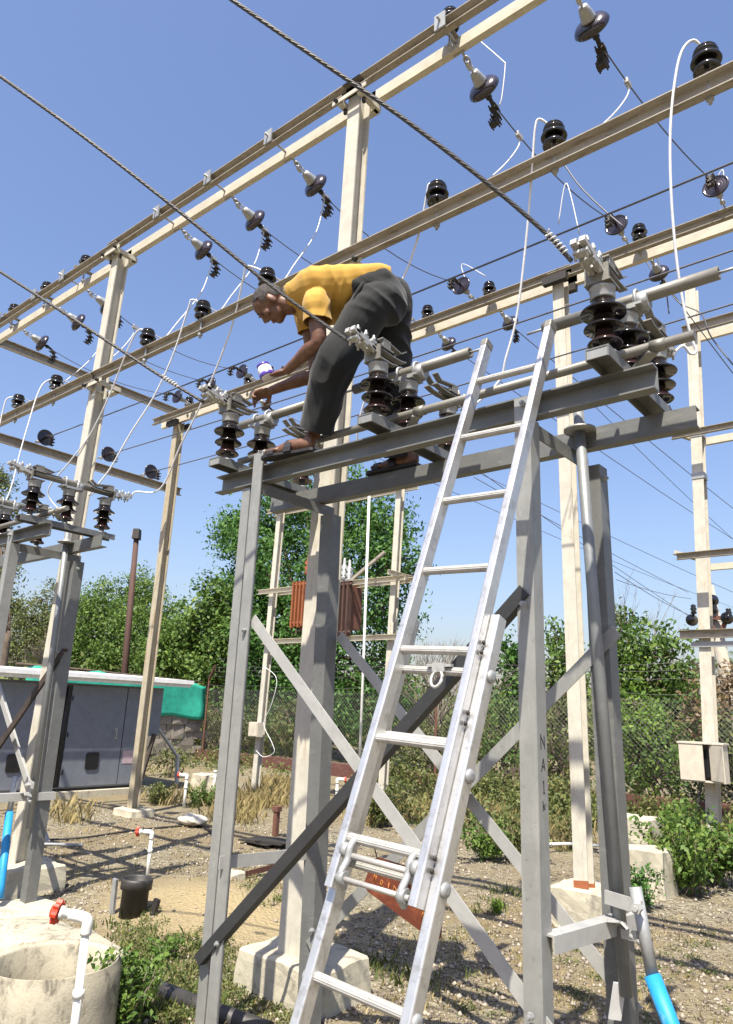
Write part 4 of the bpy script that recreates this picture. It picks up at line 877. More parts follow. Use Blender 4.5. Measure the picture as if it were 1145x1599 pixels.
# pin insulators
PINS4 = [((1102, 88), 'in the upper right corner'), ((865, 207), 'under the right strain disc'), ((683, 303), 'right of the tall centre post'), ((418, 425), 'just above the man\'s head'), ((318, 476), 'second left of the man\'s head'), ((232, 520), 'right of the left gantry post'), ((87, 605), 'left of the left gantry post'), ((28, 632), 'at the left picture edge')]
PTOP = []
for i, (q, words) in enumerate(PINS4):
    x = oY(*q, 3.315).x; p = Vector((x, 3.315, 4.785)); put('pin', PIN, p, f'black pin insulator on the lower front beam {words}', random.uniform(0, 6)); PTOP.append(p + Vector((0, 0, 0.155)))
for q, words in (((703, 32), 'right of the tall centre post'), ((133, 418), 'beside the left gantry post'), ((73, 453), 'second from the left edge'), ((22, 487), 'at the left edge')):
    x = oY(*q, 3.42).x; put('pin', PIN, (x, 3.42, 6.335), f'black pin insulator on top of the upper beam {words}')
    m = MB(); m.b2((x - 0.03, 3.30, 6.326), (x + 0.03, 3.54, 6.334)); tag(m.build('insulator_base', 'weathered_and_shaded_steel'), f'small base plate under the upper beam pin insulator {words}', 'plate')
for q, words in (((764, 438), 'left of the right gantry post'), ((668, 478), 'beside the man\'s hips'), ((388, 597), 'beside the white tub'), ((295, 632), 'near the rust streaked post'), ((1000, 388), 'right of the right gantry post')):
    x = oY(*q, 6.3).x; put('pin', PIN, (x, 6.30, 6.125), f'black pin insulator on the rear beam {words}')
# white insulated jumpers from the pins down to the switches
WG = 'white insulated jumper wires'
def jump(px, A, B, label, r=0.0072, mat='white_wire', group=WG):
    pts = pxpath(px, depth_of(A), depth_of(B)); pts[0] = Vector(A) if (pts[0] - Vector(A)).length < 0.35 else pts[0]
    if (pts[-1] - Vector(B)).length < 0.45: pts.append(Vector(B))
    return wire('jumper_wire', pts, r, mat, label, 'wire', group, 7, 6)
R_ = lambda i, s=0: Vector((POLES[i], 3.22 + 0.24, ZB + 0.37))
T2 = lambda i: Vector((POLES2[i] + D2, 3.46, ZB + 0.37))
jump([(1098, 66), (1084, 63), (1066, 78), (1055, 120), (1047, 200), (1048, 300), (1056, 400), (1068, 480), (1080, 528), (1087, 549), (1078, 552), (1066, 540)], PTOP[0], R_(0), 'thick white jumper hanging in front of the right pole')
jump([(858, 190), (843, 186), (836, 200), (832, 250), (826, 330), (817, 420), (806, 500), (790, 560), (779, 596)], PTOP[1], R_(1), 'white jumper falling beside the ladder top')
jump([(680, 287), (671, 287), (667, 300), (657, 355), (640, 410), (625, 446), (600, 520), (577, 600), (560, 660), (553, 700)], PTOP[2], R_(2), 'white jumper passing behind the man\'s back')
jump([(412, 415), (386, 415), (381, 430), (365, 500), (340, 570), (310, 640), (280, 700), (262, 745), (243, 768), (212, 768)], PTOP[3], T2(0), 'white jumper from above the man\'s head down to the left stand')
jump([(312, 465), (300, 468), (294, 482), (270, 555), (240, 620), (205, 675), (170, 735), (140, 772)], PTOP[4], T2(0) + Vector((-0.1, -0.3, 0)), 'white jumper second left of the man\'s head')
jump([(226, 510), (216, 516), (198, 550), (170, 620), (140, 680), (110, 720), (75, 768)], PTOP[5], T2(1), 'white jumper crossing the left gantry post')
jump([(82, 595), (70, 597), (58, 618), (45, 660), (32, 705), (18, 760), (2, 800)], PTOP[6], T2(1), 'white jumper left of the left gantry post')
jump([(24, 622), (12, 622), (5, 640), (-4, 680)], PTOP[7], PTOP[7] + Vector((-0.2, -0.1, -0.5)), 'short white jumper at the left picture edge')
# short links from the line wires to the pins
def link(px, A, B, label, r=0.006): return jump(px, A, B, label, r, 'white_metal', 'short link wires under the strain discs')
for k, (i, j, fr) in enumerate(((0, 1, 0.22), (1, 2, 0.2), (2, 3, 0.02), (3, 4, 0.02), (4, 5, 0.02), (5, 6, 0.16), (6, 7, 0.14))):
    A0_ = Vector((ROW[i][0], 3.58, 6.27)); dA_ = Vector((0, 1, -0.26)).normalized(); a_ = A0_ + dA_ * 0.40; b_w = Vector((XB[i], 6.21, 6.10)) + Vector((0, -1, 0.12)).normalized() * 0.33; sg_ = 0.10 + 0.03 * (i % 3)
    W = a_.lerp(b_w, fr) - Vector((0, 0, sg_ * 4 * fr * (1 - fr))); T = PTOP[j] + Vector((0, 0.05, 0.0))
    pts = [W, W + Vector((0.0, -0.02, -0.12)), W.lerp(T, 0.35) + Vector((0, 0.10, -0.06)), W.lerp(T, 0.7) + Vector((-0.02, 0.08, -0.10)), T + Vector((0.0, 0.12, 0.02)), T]
    wire('jumper_wire', pts, 0.006, 'white_metal', ('first', 'second', 'third', 'fourth', 'fifth', 'sixth', 'seventh')[k] + ' short pale link wire from the right, below the upper beam', 'wire', 'short link wires under the strain discs', 6, 6)
    m = MB(); m.box(W, (0.03, 0.075, 0.035)); m.rod(W + Vector((0, -0.02, -0.04)), W + Vector((0, -0.02, 0.035)), 0.007, 6); tag(m.build('wire_clamp', 'clamp_metal'), ('first', 'second', 'third', 'fourth', 'fifth', 'sixth', 'seventh')[k] + ' small clamp from the right where a link meets its line wire', 'clamp', 'small clamps on the line wires')
for k, px in enumerate(([(372, 30), (400, 55), (436, 100), (438, 108), (430, 150)],)):
    pass
for k, (px, Y) in enumerate((([(745, 60), (785, 95), (789, 103), (784, 150), (780, 165)], 3.9), ([(905, 365), (890, 300), (882, 290), (872, 350)], 5.0), ([(728, 440), (722, 412), (760, 432)], 6.1), ([(1112, 294), (1128, 265), (1131, 288)], 6.1), ([(560, 0), (570, 0)], 4))[:4]):
    wire('jumper_wire', [oY(x, y, Y) for x, y in px], 0.005, 'white_metal', ('thin bent lead above the centre strain disc', 'thin pale lead rising behind the right switch head', 'short pale loop at the rear beam left of the ladder', 'short pale loop at the rear beam by the right edge')[k], 'wire', None, 5, 5)
for k, px in enumerate(([(1020, 385), (1040, 440), (1060, 472), (1095, 490), (1110, 525), (1145, 570)], [(1002, 395), (1020, 425), (1038, 445), (1045, 490)], [(880, 255), (905, 290), (940, 325), (975, 355)])):
    wire('loose_wire', [oY(x, y, 6.9 if k < 2 else 5.2) for x, y in px], 0.007, 'grey_wire', ('long loose grey wire drooping past the right pole', 'short loose grey wire under the big bell insulator', 'slack grey wire beside the right line wire')[k], 'wire', None, 5, 6)
# ------------------------------------------------------------ heavy stranded cables
def cable(px, T0, T1, label, R=0.009):
    ctr = smooth_path(pxpath(px, T0, T1), 14); m = MB(); ns = 6; L = 0; x = None
    cs = [[] for _ in range(ns)]
    dense = []
    for a, b in zip(ctr, ctr[1:]):
        nseg = max(1, int((b - a).length / 0.012))
        for j in range(nseg): dense.append(a.lerp(b, j / nseg))
    dense.append(ctr[-1]); ph = 0
    for i, p in enumerate(dense):
        d = (dense[min(i + 1, len(dense) - 1)] - dense[max(i - 1, 0)]).normalized(); x, y = perp(d)
        if i: ph += (p - dense[i - 1]).length / 0.19 * 2 * math.pi
        for s in range(ns): a = ph + s * 2 * math.pi / ns; cs[s].append(p + (x * math.cos(a) + y * math.sin(a)) * R * 0.62)
    for c in cs: m.tube(c, R * 0.46, 5)
    m.tube(dense[::3] + [dense[-1]], R * 0.5, 6)
    return tag(m.build('stranded_cable', 'strand'), label, 'cable', 'heavy stranded cables')
cable([(330, -25), (363, 0), (500, 95), (630, 185), (760, 285), (850, 362), (893, 408)], 3.05, depth_of((-0.96, 2.40, 3.37)), 'thick stranded cable from the top edge to the right switch head')
cable([(-30, 98), (0, 119), (130, 213), (280, 330), (400, 428), (480, 488), (545, 533)], 3.75, depth_of((-2.13, 2.40, 3.37)), 'stranded cable crossing the man\'s head to the middle switch head')
cable([(-30, 405), (0, 424), (130, 508), (240, 580), (318, 628)], 4.45, depth_of((-3.28, 2.40, 3.37)), 'stranded cable from the left edge to the left switch head')
for q, t, words in (((868, 378), depth_of((-0.96, 2.40, 3.37)), 'right'), ((266, 596), depth_of((-3.28, 2.3, 3.37)), 'left')):
    m = MB(); c = dep(*q, t); d = (ray(893, 408) - ray(850, 362)).normalized() if words == 'right' else (ray(318, 628) - ray(240, 580)).normalized(); x, y = perp(d)
    pts = [c + d * (k / 40 * 0.11 - 0.055) + (x * math.cos(k * 0.95) + y * math.sin(k * 0.95)) * 0.0135 for k in range(41)]
    m.tube(pts, 0.0038, 5); tag(m.build('binding_wire', 'white_metal'), f'pale binding wire wound round the cable near the {words} switch head', 'wire')
# ============================================================ THE MAN
def mat_cloth(name, c, rough=0.85, weave=420, fold_s=0.55):
    m, nt, b = new_mat(name); v = wpos(nt)
    f = tex_noise(nt, 7, 5, 0.6, v); col = ramp(nt, f, [(0.3, tuple(x * 0.86 for x in c)), (0.7, tuple(min(1, x * 1.1) for x in c))])
    nt.links.new(col, b.inputs['Base Color']); b.inputs['Roughness'].default_value = rough; b.inputs['Specular IOR Level'].default_value = 0.2; b.inputs['Sheen Weight'].default_value = 0.15
    v2 = wpos(nt, (1.0, 1.0, 0.55)); fold = nt.nodes.new('ShaderNodeTexNoise'); fold.noise_type = 'RIDGED_MULTIFRACTAL'; fold.inputs['Scale'].default_value = 7.5; fold.inputs['Detail'].default_value = 3; fold.inputs['Distortion'].default_value = 0.7; nt.links.new(v2, fold.inputs['Vector'])
    b1 = nt.nodes.new('ShaderNodeBump'); b1.inputs['Strength'].default_value = fold_s; b1.inputs['Distance'].default_value = 0.012; nt.links.new(fold.outputs[0], b1.inputs['Height'])
    b2 = nt.nodes.new('ShaderNodeBump'); b2.inputs['Strength'].default_value = 0.3; b2.inputs['Distance'].default_value = 0.001; nt.links.new(tex_noise(nt, weave, 2, 0.5, v), b2.inputs['Height']); nt.links.new(b1.outputs[0], b2.inputs['Normal']); nt.links.new(b2.outputs[0], b.inputs['Normal'])
mat_cloth('shirt_yellow', (0.43, 0.255, 0.05), 0.85, 420, 0.3); mat_cloth('trouser_grey', (0.016, 0.0175, 0.019)); mat_cloth('belt_black', (0.012, 0.012, 0.012))
m_, nt_, b_s = new_mat('skin'); v_ = wpos(nt_)
nt_.links.new(ramp(nt_, tex_noise(nt_, 26, 5, 0.6, v_), [(0.3, (0.098, 0.044, 0.025)), (0.7, (0.16, 0.075, 0.043))]), b_s.inputs['Base Color']); b_s.inputs['Roughness'].default_value = 0.5; b_s.inputs['Subsurface Weight'].default_value = 0.08; b_s.inputs['Subsurface Radius'].default_value = (0.012, 0.005, 0.003)
add_bump(nt_, b_s, tex_noise(nt_, 160, 4, 0.6, v_), 0.2, 0.002)
m_, nt_, b_h = new_mat('hair_grey'); v_ = wpos(nt_)
nt_.links.new(ramp(nt_, tex_noise(nt_, 55, 6, 0.75, v_), [(0.40, (0.016, 0.013, 0.012)), (0.58, (0.05, 0.042, 0.039)), (0.74, (0.17, 0.15, 0.14))]), b_h.inputs['Base Color']); b_h.inputs['Roughness'].default_value = 0.8
add_bump(nt_, b_h, tex_noise(nt_, 320, 3, 0.7, v_), 0.9, 0.003)
simple('sandal_black', (0.02, 0.018, 0.018), 0.55); simple('tub_white', (0.82, 0.80, 0.84), 0.35, 0, 0.04); simple('tub_purple', (0.10, 0.055, 0.42), 0.35); simple('eye_dark', (0.02, 0.015, 0.012), 0.2); simple('lip', (0.20, 0.085, 0.065), 0.5)

def remeshed(m, voxel, smooth, name, mat, parent, disp=None, cuts=()):
    me = bpy.data.meshes.new('tmp'); me.from_pydata([tuple(v) for v in m.v], [], m.f); o = bpy.data.objects.new('tmp', me); COL.objects.link(o)
    r = o.modifiers.new('r', 'REMESH'); r.mode = 'VOXEL'; r.voxel_size = voxel
    s = o.modifiers.new('s', 'SMOOTH'); s.factor = 0.5; s.iterations = smooth
    bpy.context.view_layer.update(); dg = bpy.context.evaluated_depsgraph_get(); me2 = bpy.data.meshes.new_from_object(o.evaluated_get(dg)); bpy.data.objects.remove(o)
    org = ORG[parent.name]
    if disp:
        ns = [v.normal.copy() for v in me2.vertices]
        for v, n in zip(me2.vertices, ns): v.co = v.co + n * disp(v.co.copy())
    if cuts:
        bm = bmesh.new(); bm.from_mesh(me2)
        for p, n, rad in cuts:      # open hems: cut away what lies beyond the plane, near that point only
            near = [f for f in bm.faces if (f.calc_center_median() - p).length < rad]
            g = list({e for f in near for e in f.edges}) + list({v for f in near for v in f.verts}) + near
            bmesh.ops.bisect_plane(bm, geom=g, plane_co=p, plane_no=n, clear_outer=True)
        bm.to_mesh(me2); bm.free()
    me2.transform(Matrix.Translation(-org)); me2.name = name
    me2.polygons.foreach_set('use_smooth', [True] * len(me2.polygons)); me2.materials.clear(); me2.materials.append(MATS[mat])
    ob = bpy.data.objects.new(name, me2); COL.objects.link(ob); ob.parent = parent; ORG[ob.name] = org
    if cuts: so2 = ob.modifiers.new('thick', 'SOLIDIFY'); so2.thickness = 0.004; so2.offset = -1
    return ob
def limb(m, pts, n=16, sub=5):
    """pts: (position, radius) -> smooth tapered closed limb"""
    P = smooth_path([p for p, _ in pts], sub); R = []
    for i in range(len(pts) - 1):
        for k in range(sub): t = k / sub; t = t * t * (3 - 2 * t); R.append(pts[i][1] * (1 - t) + pts[i + 1][1] * t)
    R.append(pts[-1][1]); m.tube(P, R, n); m.ell(P[0], (R[0],) * 3, 12, 8); m.ell(P[-1], (R[-1],) * 3, 12, 8)
def loft(m, rings, n=24):
    """rings: (centre, axis_a, ra, axis_b, rb)"""
    o = len(m.v)
    for c, a, ra, b, rb in rings:
        for k in range(n):
            t = 2 * math.pi * k / n; ct, stt = math.cos(t), math.sin(t); e = 0.85
            m.v.append(c + a * ra * math.copysign(abs(ct) ** e, ct) + b * rb * math.copysign(abs(stt) ** e, stt))
    for i in range(len(rings) - 1):
        for k in range(n): m.f.append((o + i * n + k, o + (i + 1) * n + k, o + (i + 1) * n + (k + 1) % n, o + i * n + (k + 1) % n)); m.s.append(True)
    m.f.append(tuple(o + k for k in range(n))); m.f.append(tuple(o + (len(rings) - 1) * n + k for k in reversed(range(n)))); m.s += [True, True]
man = thing('person', 'man in yellow polo shirt and dark trousers bending over the switch', 'person', (-2.6, 2.85, 2.95))
R3 = CAMR.copy(); U3 = Vector((0, 0, 1)); F3 = Vector((CAMF.x, CAMF.y, 0)).normalized(); RH = Vector((CAMR.x, CAMR.y, 0)).normalized()
TD = 0.03
J = {k: dep(x, y, t + TD) for k, (x, y, t) in dict(hipN=(583, 480, 3.90), hipF=(612, 470, 4.08), pel=(600, 470, 3.98), waist=(556, 460, 4.0), chest=(505, 466, 4.03), neckb=(472, 462, 4.05), kneeN=(520, 566, 3.88), ankN=(492, 672, 3.97), kneeF=(614, 598, 4.13), ankF=(622, 700, 4.16), shN=(494, 472, 3.89), shF=(480, 482, 4.22), elN=(497, 534, 3.84), wrN=(449, 578, 4.02), haN=(427, 586, 4.08), elF=(493, 584, 4.20), wrF=(424, 610, 4.22), haF=(399, 618, 4.25), head=(424, 474, 4.07)).items()}
# --- body (skin)
bd = MB()
HU = (-CAMR * 0.88 + CAMU * 0.47).normalized(); HF = (-CAMR * 0.47 - CAMU * 0.88).normalized(); HS = HU.cross(HF).normalized()
HS_ = -CAMF
if HS.dot(HS_) < 0: HS = -HS
HR = Matrix((HF, HS, HU)).transposed(); H = J['head']
def hp(f, s, u): return H + HF * f + HS * s + HU * u
bd.ell(hp(-0.012, 0, 0.022), (0.094, 0.073, 0.088), 24, 16, HR); bd.ell(hp(0.018, 0, 0.02), (0.078, 0.066, 0.085), 22, 14, HR)
bd.ell(hp(0.030, 0, -0.045), (0.056, 0.056, 0.062), 20, 12, HR); bd.ell(hp(0.052, 0, -0.083), (0.030, 0.035, 0.026), 14, 10, HR)
bd.ell(hp(0.088, 0, 0.022), (0.012, 0.048, 0.012), 12, 8, HR)                       # brow
bd.tube([hp(0.088, 0, 0.012), hp(0.104, 0, -0.014), hp(0.108, 0, -0.026)], [0.009, 0.012, 0.013], 10)   # nose
for s in (-1, 1): bd.ell(hp(0.094, s * 0.012, -0.029), (0.011, 0.009, 0.008), 8, 6, HR); bd.ell(hp(0.062, s * 0.045, -0.012), (0.024, 0.02, 0.024), 12, 8, HR)
bd.ell(hp(0.082, 0, -0.053), (0.011, 0.022, 0.006), 12, 8, HR); bd.ell(hp(0.079, 0, -0.066), (0.011, 0.020, 0.006), 12, 8, HR)
for s in (-1, 1):   # ears
    bd.ell(hp(-0.012, s * 0.075, -0.008), (0.019, 0.009, 0.031), 12, 8, HR @ Matrix.Rotation(s * 0.25, 3, 'Z'))
limb(bd, [(hp(-0.02, 0, -0.04), 0.055), (hp(-0.045, 0, -0.10), 0.056), (J['neckb'], 0.066)], 16)
# torso and legs under the clothes keep the figure in one piece
limb(bd, [(J['neckb'], 0.07), (J['chest'], 0.10), (J['waist'], 0.095), (J['pel'], 0.09)], 16)
limb(bd, [(J['shN'], 0.052), (J['shN'].lerp(J['elN'], 0.5), 0.048), (J['elN'], 0.041), (J['elN'].lerp(J['wrN'], 0.3), 0.043), (J['elN'].lerp(J['wrN'], 0.75), 0.031), (J['wrN'], 0.027)], 16)
limb(bd, [(J['shF'], 0.052), (J['shF'].lerp(J['elF'], 0.5), 0.047), (J['elF'], 0.041), (J['elF'].lerp(J['wrF'], 0.3), 0.043), (J['elF'].lerp(J['wrF'], 0.75), 0.031), (J['wrF'], 0.027)], 16)
limb(bd, [(J['chest'], 0.08), (J['shN'], 0.05)], 12); limb(bd, [(J['chest'], 0.08), (J['shF'], 0.05)], 12)
footN = (Vector((-2.655, 2.645, 2.995)), Vector((-2.90, 2.605, 2.982))); footF = (Vector((-2.32, 3.155, 2.99)), Vector((-2.565, 3.14, 2.98)))
for h, k, a, f in (('hipN', 'kneeN', 'ankN', footN), ('hipF', 'kneeF', 'ankF', footF)):
    limb(bd, [(J['pel'], 0.085), (J[h], 0.085), (J[h].lerp(J[k], 0.5), 0.07), (J[k], 0.055), (J[k].lerp(J[a], 0.35), 0.055), (J[a], 0.038), (f[0] + Vector((0.0, 0, 0.02)), 0.036)], 14)
    limb(bd, [(f[0], 0.036), (f[0].lerp(f[1], 0.45) + Vector((0, 0, 0.012)), 0.040), (f[0].lerp(f[1], 0.8), 0.034)], 14)
    d = (f[1] - f[0]).normalized(); sd = d.cross(Vector((0, 0, 1))).normalized()
    for i, off in enumerate((-0.032, -0.015, 0.0, 0.014, 0.027)):
        q = f[0].lerp(f[1], 0.83) + sd * off * 1.0; L = (0.062, 0.058, 0.052, 0.045, 0.036)[i]
        limb(bd, [(q, 0.0135 if i == 0 else 0.010), (q + d * L, 0.012 if i == 0 else 0.0085)], 8, 3)
# hands
def hand(m, wrist, knuck, normal, bends, thumb_side, spread=0.0, lens=1.0):
    d = (knuck - wrist).normalized(); n = (normal - d * normal.dot(d)).normalized(); lat = d.cross(n).normalized() * thumb_side
    c = wrist + d * 0.055; R = Matrix((d, lat, n)).transposed(); m.ell(c, (0.058, 0.044, 0.019), 16, 10, R); m.ell(wrist + d * 0.08, (0.025, 0.041, 0.016), 14, 8, R)
    for i, (off, L) in enumerate(((0.031, 0.072), (0.0105, 0.08), (-0.0105, 0.074), (-0.030, 0.058))):
        L *= lens; p = wrist + d * 0.093 + lat * off; b = bends[i] if isinstance(bends, list) else bends; ang = 0; pts = [(p - d * 0.02, 0.0105), (p, 0.0105)]
        dd = (d + lat * spread * off * 8).normalized()
        for k, fr in enumerate((0.45, 0.30, 0.25)):
            ang += b[k]; v = dd * math.cos(ang) + n * math.sin(ang); p = p + v * L * fr; pts.append((p, 0.0095 - 0.0012 * k))
        limb(m, pts, 9, 3)
    q = wrist + d * 0.03 + lat * 0.035; v1 = (d * 0.55 + lat * 0.65 + n * 0.5).normalized(); v2 = (d * 0.85 + lat * 0.05 + n * 0.55).normalized()
    limb(m, [(wrist + d * 0.02 + lat * 0.012, 0.018), (q, 0.0145), (q + v1 * 0.034, 0.012), (q + v1 * 0.034 + v2 * 0.030, 0.0105)], 10, 3)
tubC = dep(415, 581, 4.08 + TD)
hand(bd, J['wrN'], J['haN'], (tubC - J['haN'] + CAMF * 0.02 + CAMU * 0.02), (0.5, 0.7, 0.6), 1, 0.1)
hand(bd, J['wrF'], J['haF'], (-CAMU * 0.8 - CAMF * 0.5), [(0.55, 0.75, 0.3), (0.7, 0.8, 0.4), (0.9, 1.0, 0.6), (1.0, 1.1, 0.7)], -1, 0.0)
body = remeshed(bd, 0.0048, 4, 'body', 'skin', man)
for s in (-1, 1):
    m = MB(); m.ell(hp(0.0805, s * 0.031, 0.004), (0.009, 0.014, 0.008), 10, 7, HR); m.build('eye', 'eye_dark', man)
    m = MB(); m.tube([hp(0.094, s * 0.012, 0.027), hp(0.096, s * 0.03, 0.031), hp(0.084, s * 0.049, 0.025)], [0.004, 0.005, 0.003], 6); m.build('eyebrow', 'hair_grey', man)
m = MB(); m.ell(hp(0.0855, 0, -0.0595), (0.0085, 0.021, 0.0095), 12, 8, HR); m.build('mouth', 'lip', man)
# hair: cropped cap
hm = MB(); n, k_ = 40, 26; vs = {}
for i in range(k_ + 1):
    a = math.pi * i / k_
    for j in range(n):
        t = 2 * math.pi * j / n; f, s, u = math.sin(a) * math.cos(t), math.sin(a) * math.sin(t), math.cos(a)
        hm.v.append(hp(-0.008 + 0.0985 * f + 0.0015 * noise.noise(Vector((f * 9, s * 9, u * 9))), 0.0765 * s, 0.021 + 0.093 * u))
for i in range(k_):
    for j in range(n):
        a = math.pi * (i + 0.5) / k_; t = 2 * math.pi * (j + 0.5) / n; f, s, u = math.sin(a) * math.cos(t), math.sin(a) * math.sin(t), math.cos(a)
        keep = (u > 0.45 + 0.35 * max(0, f)) or (f < -0.05 and u > -0.55 + 0.25 * (1 + f)) or (abs(s) > 0.55 and f < 0.28 and u > -0.02)
        if abs(s) > 0.7 and -0.3 < f < 0.12 and u < 0.12: keep = False
        if keep: hm.f.append((i * n + j, (i + 1) * n + j, (i + 1) * n + (j + 1) % n, i * n + (j + 1) % n)); hm.s.append(True)
ho = hm.build('hair', 'hair_grey', man)
# --- trousers
tm = MB(); bendN = J['hipN'].lerp(J['kneeN'], 0.5)
LAT = F3
limb(tm, [(dep(598, 458, 3.96 + TD), 0.118), (dep(604, 474, 3.93 + TD), 0.120), (J['hipN'] + CAMU * 0.0, 0.120), (J['hipN'].lerp(J['kneeN'], 0.35), 0.120), (J['hipN'].lerp(J['kneeN'], 0.7) + CAMR * 0.012, 0.110), (J['kneeN'] + CAMR * 0.012, 0.116), (J['kneeN'].lerp(J['ankN'], 0.5) + CAMR * 0.010, 0.106), (dep(498, 660, 3.96 + TD), 0.093), (dep(490, 685, 3.98 + TD), 0.095)], 22)
limb(tm, [(dep(606, 462, 4.06 + TD), 0.118), (dep(612, 474, 4.08 + TD), 0.122), (J['hipF'].lerp(J['kneeF'], 0.4), 0.112), (J['kneeF'] - CAMR * 0.01, 0.098), (J['kneeF'].lerp(J['ankF'], 0.5), 0.090), (dep(620, 692, 4.16 + TD), 0.080), (dep(623, 728, 4.16 + TD), 0.082)], 22)
A_ = (dep(575, 468, 4.0 + TD), dep(608, 458, 4.02 + TD), dep(560, 470, 4.0 + TD))
loft(tm, [(dep(552, 472, 4.0 + TD), F3, 0.145, CAMU, 0.098), (dep(575, 466, 4.0 + TD), F3, 0.160, CAMU, 0.118), (dep(600, 466, 4.01 + TD), F3, 0.172, CAMU, 0.125), (dep(618, 470, 4.02 + TD), F3, 0.15, CAMU, 0.10)])
kn = J['kneeN']; hpN = J['hipN']
def ridge(v): return 1 - abs(noise.noise(v)) * 2
def trdisp(p):
    q = p - J['pel']; a = q.dot(CAMR); z = q.z; l = q.dot(F3)
    w = ridge(Vector((a * 5 + z * 2.2, z * 1.6 - a * 2, l * 5))) * 0.014 + noise.noise(Vector((a * 11 - z * 5, z * 4, l * 8))) * 0.006 - 0.005
    hipz = max(0.0, 1 - abs(z + 0.10 + a * 0.5) / 0.22); w += hipz * 0.018 * (ridge(Vector((a * 7 + z * 13, (z - a) * 3, l * 4))) - 0.4)
    low = max(0.0, min(1.0, (-z - 0.70) / 0.2)); w += low * 0.012 * (ridge(Vector((a * 4, z * 17, l * 5))) - 0.4)
    leg = max(0.0, min(1.0, (-z - 0.28) / 0.2)); w += leg * 0.011 * (ridge(Vector((a * 10 + l * 9, z * 1.1, l * 7 - a * 5))) - 0.5)
    return w
trousers = remeshed(tm, 0.0065, 8, 'trousers', 'trouser_grey', man, trdisp, [(dep(494, 672, 3.97 + TD), (J['ankN'] - J['kneeN']).normalized(), 0.16), (dep(622, 714, 4.16 + TD), (J['ankF'] - J['kneeF']).normalized(), 0.15)])
# --- shirt
sm_ = MB(); ax = (dep(560, 456, 4.0) - dep(470, 462, 4.04)).normalized()
loft(sm_, [(dep(447, 468, 4.06 + TD), F3, 0.074, CAMU, 0.070), (dep(456, 465, 4.06 + TD), F3, 0.090, CAMU, 0.078), (dep(470, 463, 4.06 + TD), F3, 0.150, CAMU, 0.100), (dep(488, 464, 4.05 + TD), F3, 0.195, CAMU, 0.122), (dep(512, 464, 4.04 + TD), F3, 0.190, CAMU, 0.132), (dep(540, 460, 4.02 + TD), F3, 0.172, CAMU, 0.124), (dep(568, 455, 4.01 + TD), F3, 0.168, CAMU, 0.110), (dep(592, 449, 4.01 + TD), F3, 0.160, CAMU, 0.090), (dep(610, 446, 4.01 + TD), F3, 0.13, CAMU, 0.07)])
e = 0.62
limb(sm_, [(J['chest'], 0.09), (J['shN'], 0.074), (J['shN'].lerp(J['elN'], 0.3), 0.075), (J['shN'].lerp(J['elN'], 0.62), 0.079)], 18)
limb(sm_, [(J['chest'], 0.09), (J['shF'], 0.074), (J['shF'].lerp(J['elF'], 0.28), 0.073), (J['shF'].lerp(J['elF'], 0.5), 0.076)], 18)
limb(sm_, [(dep(486, 478, 4.06 + TD), 0.08), (dep(488, 496, 4.08 + TD), 0.06)], 16)
def shdisp(p):
    q = p - J['chest']; a = q.dot(CAMR); u = q.dot(CAMU); l = q.dot(F3)
    w = 0.005 * noise.noise(Vector((a * 6, u * 4, l * 4))) + 0.006 * (ridge(Vector((a * 13 + u * 5, u * 2.5, l * 3))) - 0.5)
    mid = max(0.0, 1 - abs(a - 0.14) / 0.16) * max(0.0, min(1, (0.07 - u) / 0.1)); w += mid * 0.014 * (ridge(Vector((a * 19 - u * 6, u * 2, l * 2))) - 0.5)
    return w
shirt = remeshed(sm_, 0.006, 5, 'shirt', 'shirt_yellow', man, shdisp, [(J['shN'].lerp(J['elN'], 0.50), (J['elN'] - J['shN']).normalized(), 0.13), (J['shF'].lerp(J['elF'], 0.36), (J['elF'] - J['shF']).normalized(), 0.12), (dep(450, 467, 4.06 + TD), (dep(440, 470, 4.06) - dep(470, 463, 4.06)).normalized(), 0.10)])
m = MB()
for i in range(19):
    a = 2 * math.pi * (i - 9) / 20 + math.pi / 2; ca, sa = math.cos(a), math.sin(a)
for k in range(24):
    pass
cn = (dep(440, 470, 4.06) - dep(470, 463, 4.06)).normalized(); c0 = dep(452, 466, 4.06 + TD)
for j, (off, rk) in enumerate(((-0.012, 0.082), (0.006, 0.071), (0.020, 0.066))):
    for i in range(29):
        a = 2 * math.pi * i / 28; m.v.append(c0 + cn * (off + 0.012 * math.sin(a * 1.0)) + F3 * math.cos(a) * rk * 1.08 + CAMU * math.sin(a) * rk)
for j in range(2):
    for i in range(28): m.f.append((j * 29 + i, j * 29 + i + 1, (j + 1) * 29 + i + 1, (j + 1) * 29 + i)); m.s.append(True)
co = m.build('collar', 'shirt_yellow', man); sd_ = co.modifiers.new('thick', 'SOLIDIFY'); sd_.thickness = 0.004
# belt just below the hem
m = MB(); bp = [dep(x, y, t) for x, y, t in ((592, 425, 4.03), (570, 440, 3.88), (556, 462, 3.85), (545, 490, 3.9))]; m.tube(smooth_path(bp, 6), 0.012, 8); m.build('belt', 'belt_black', man)
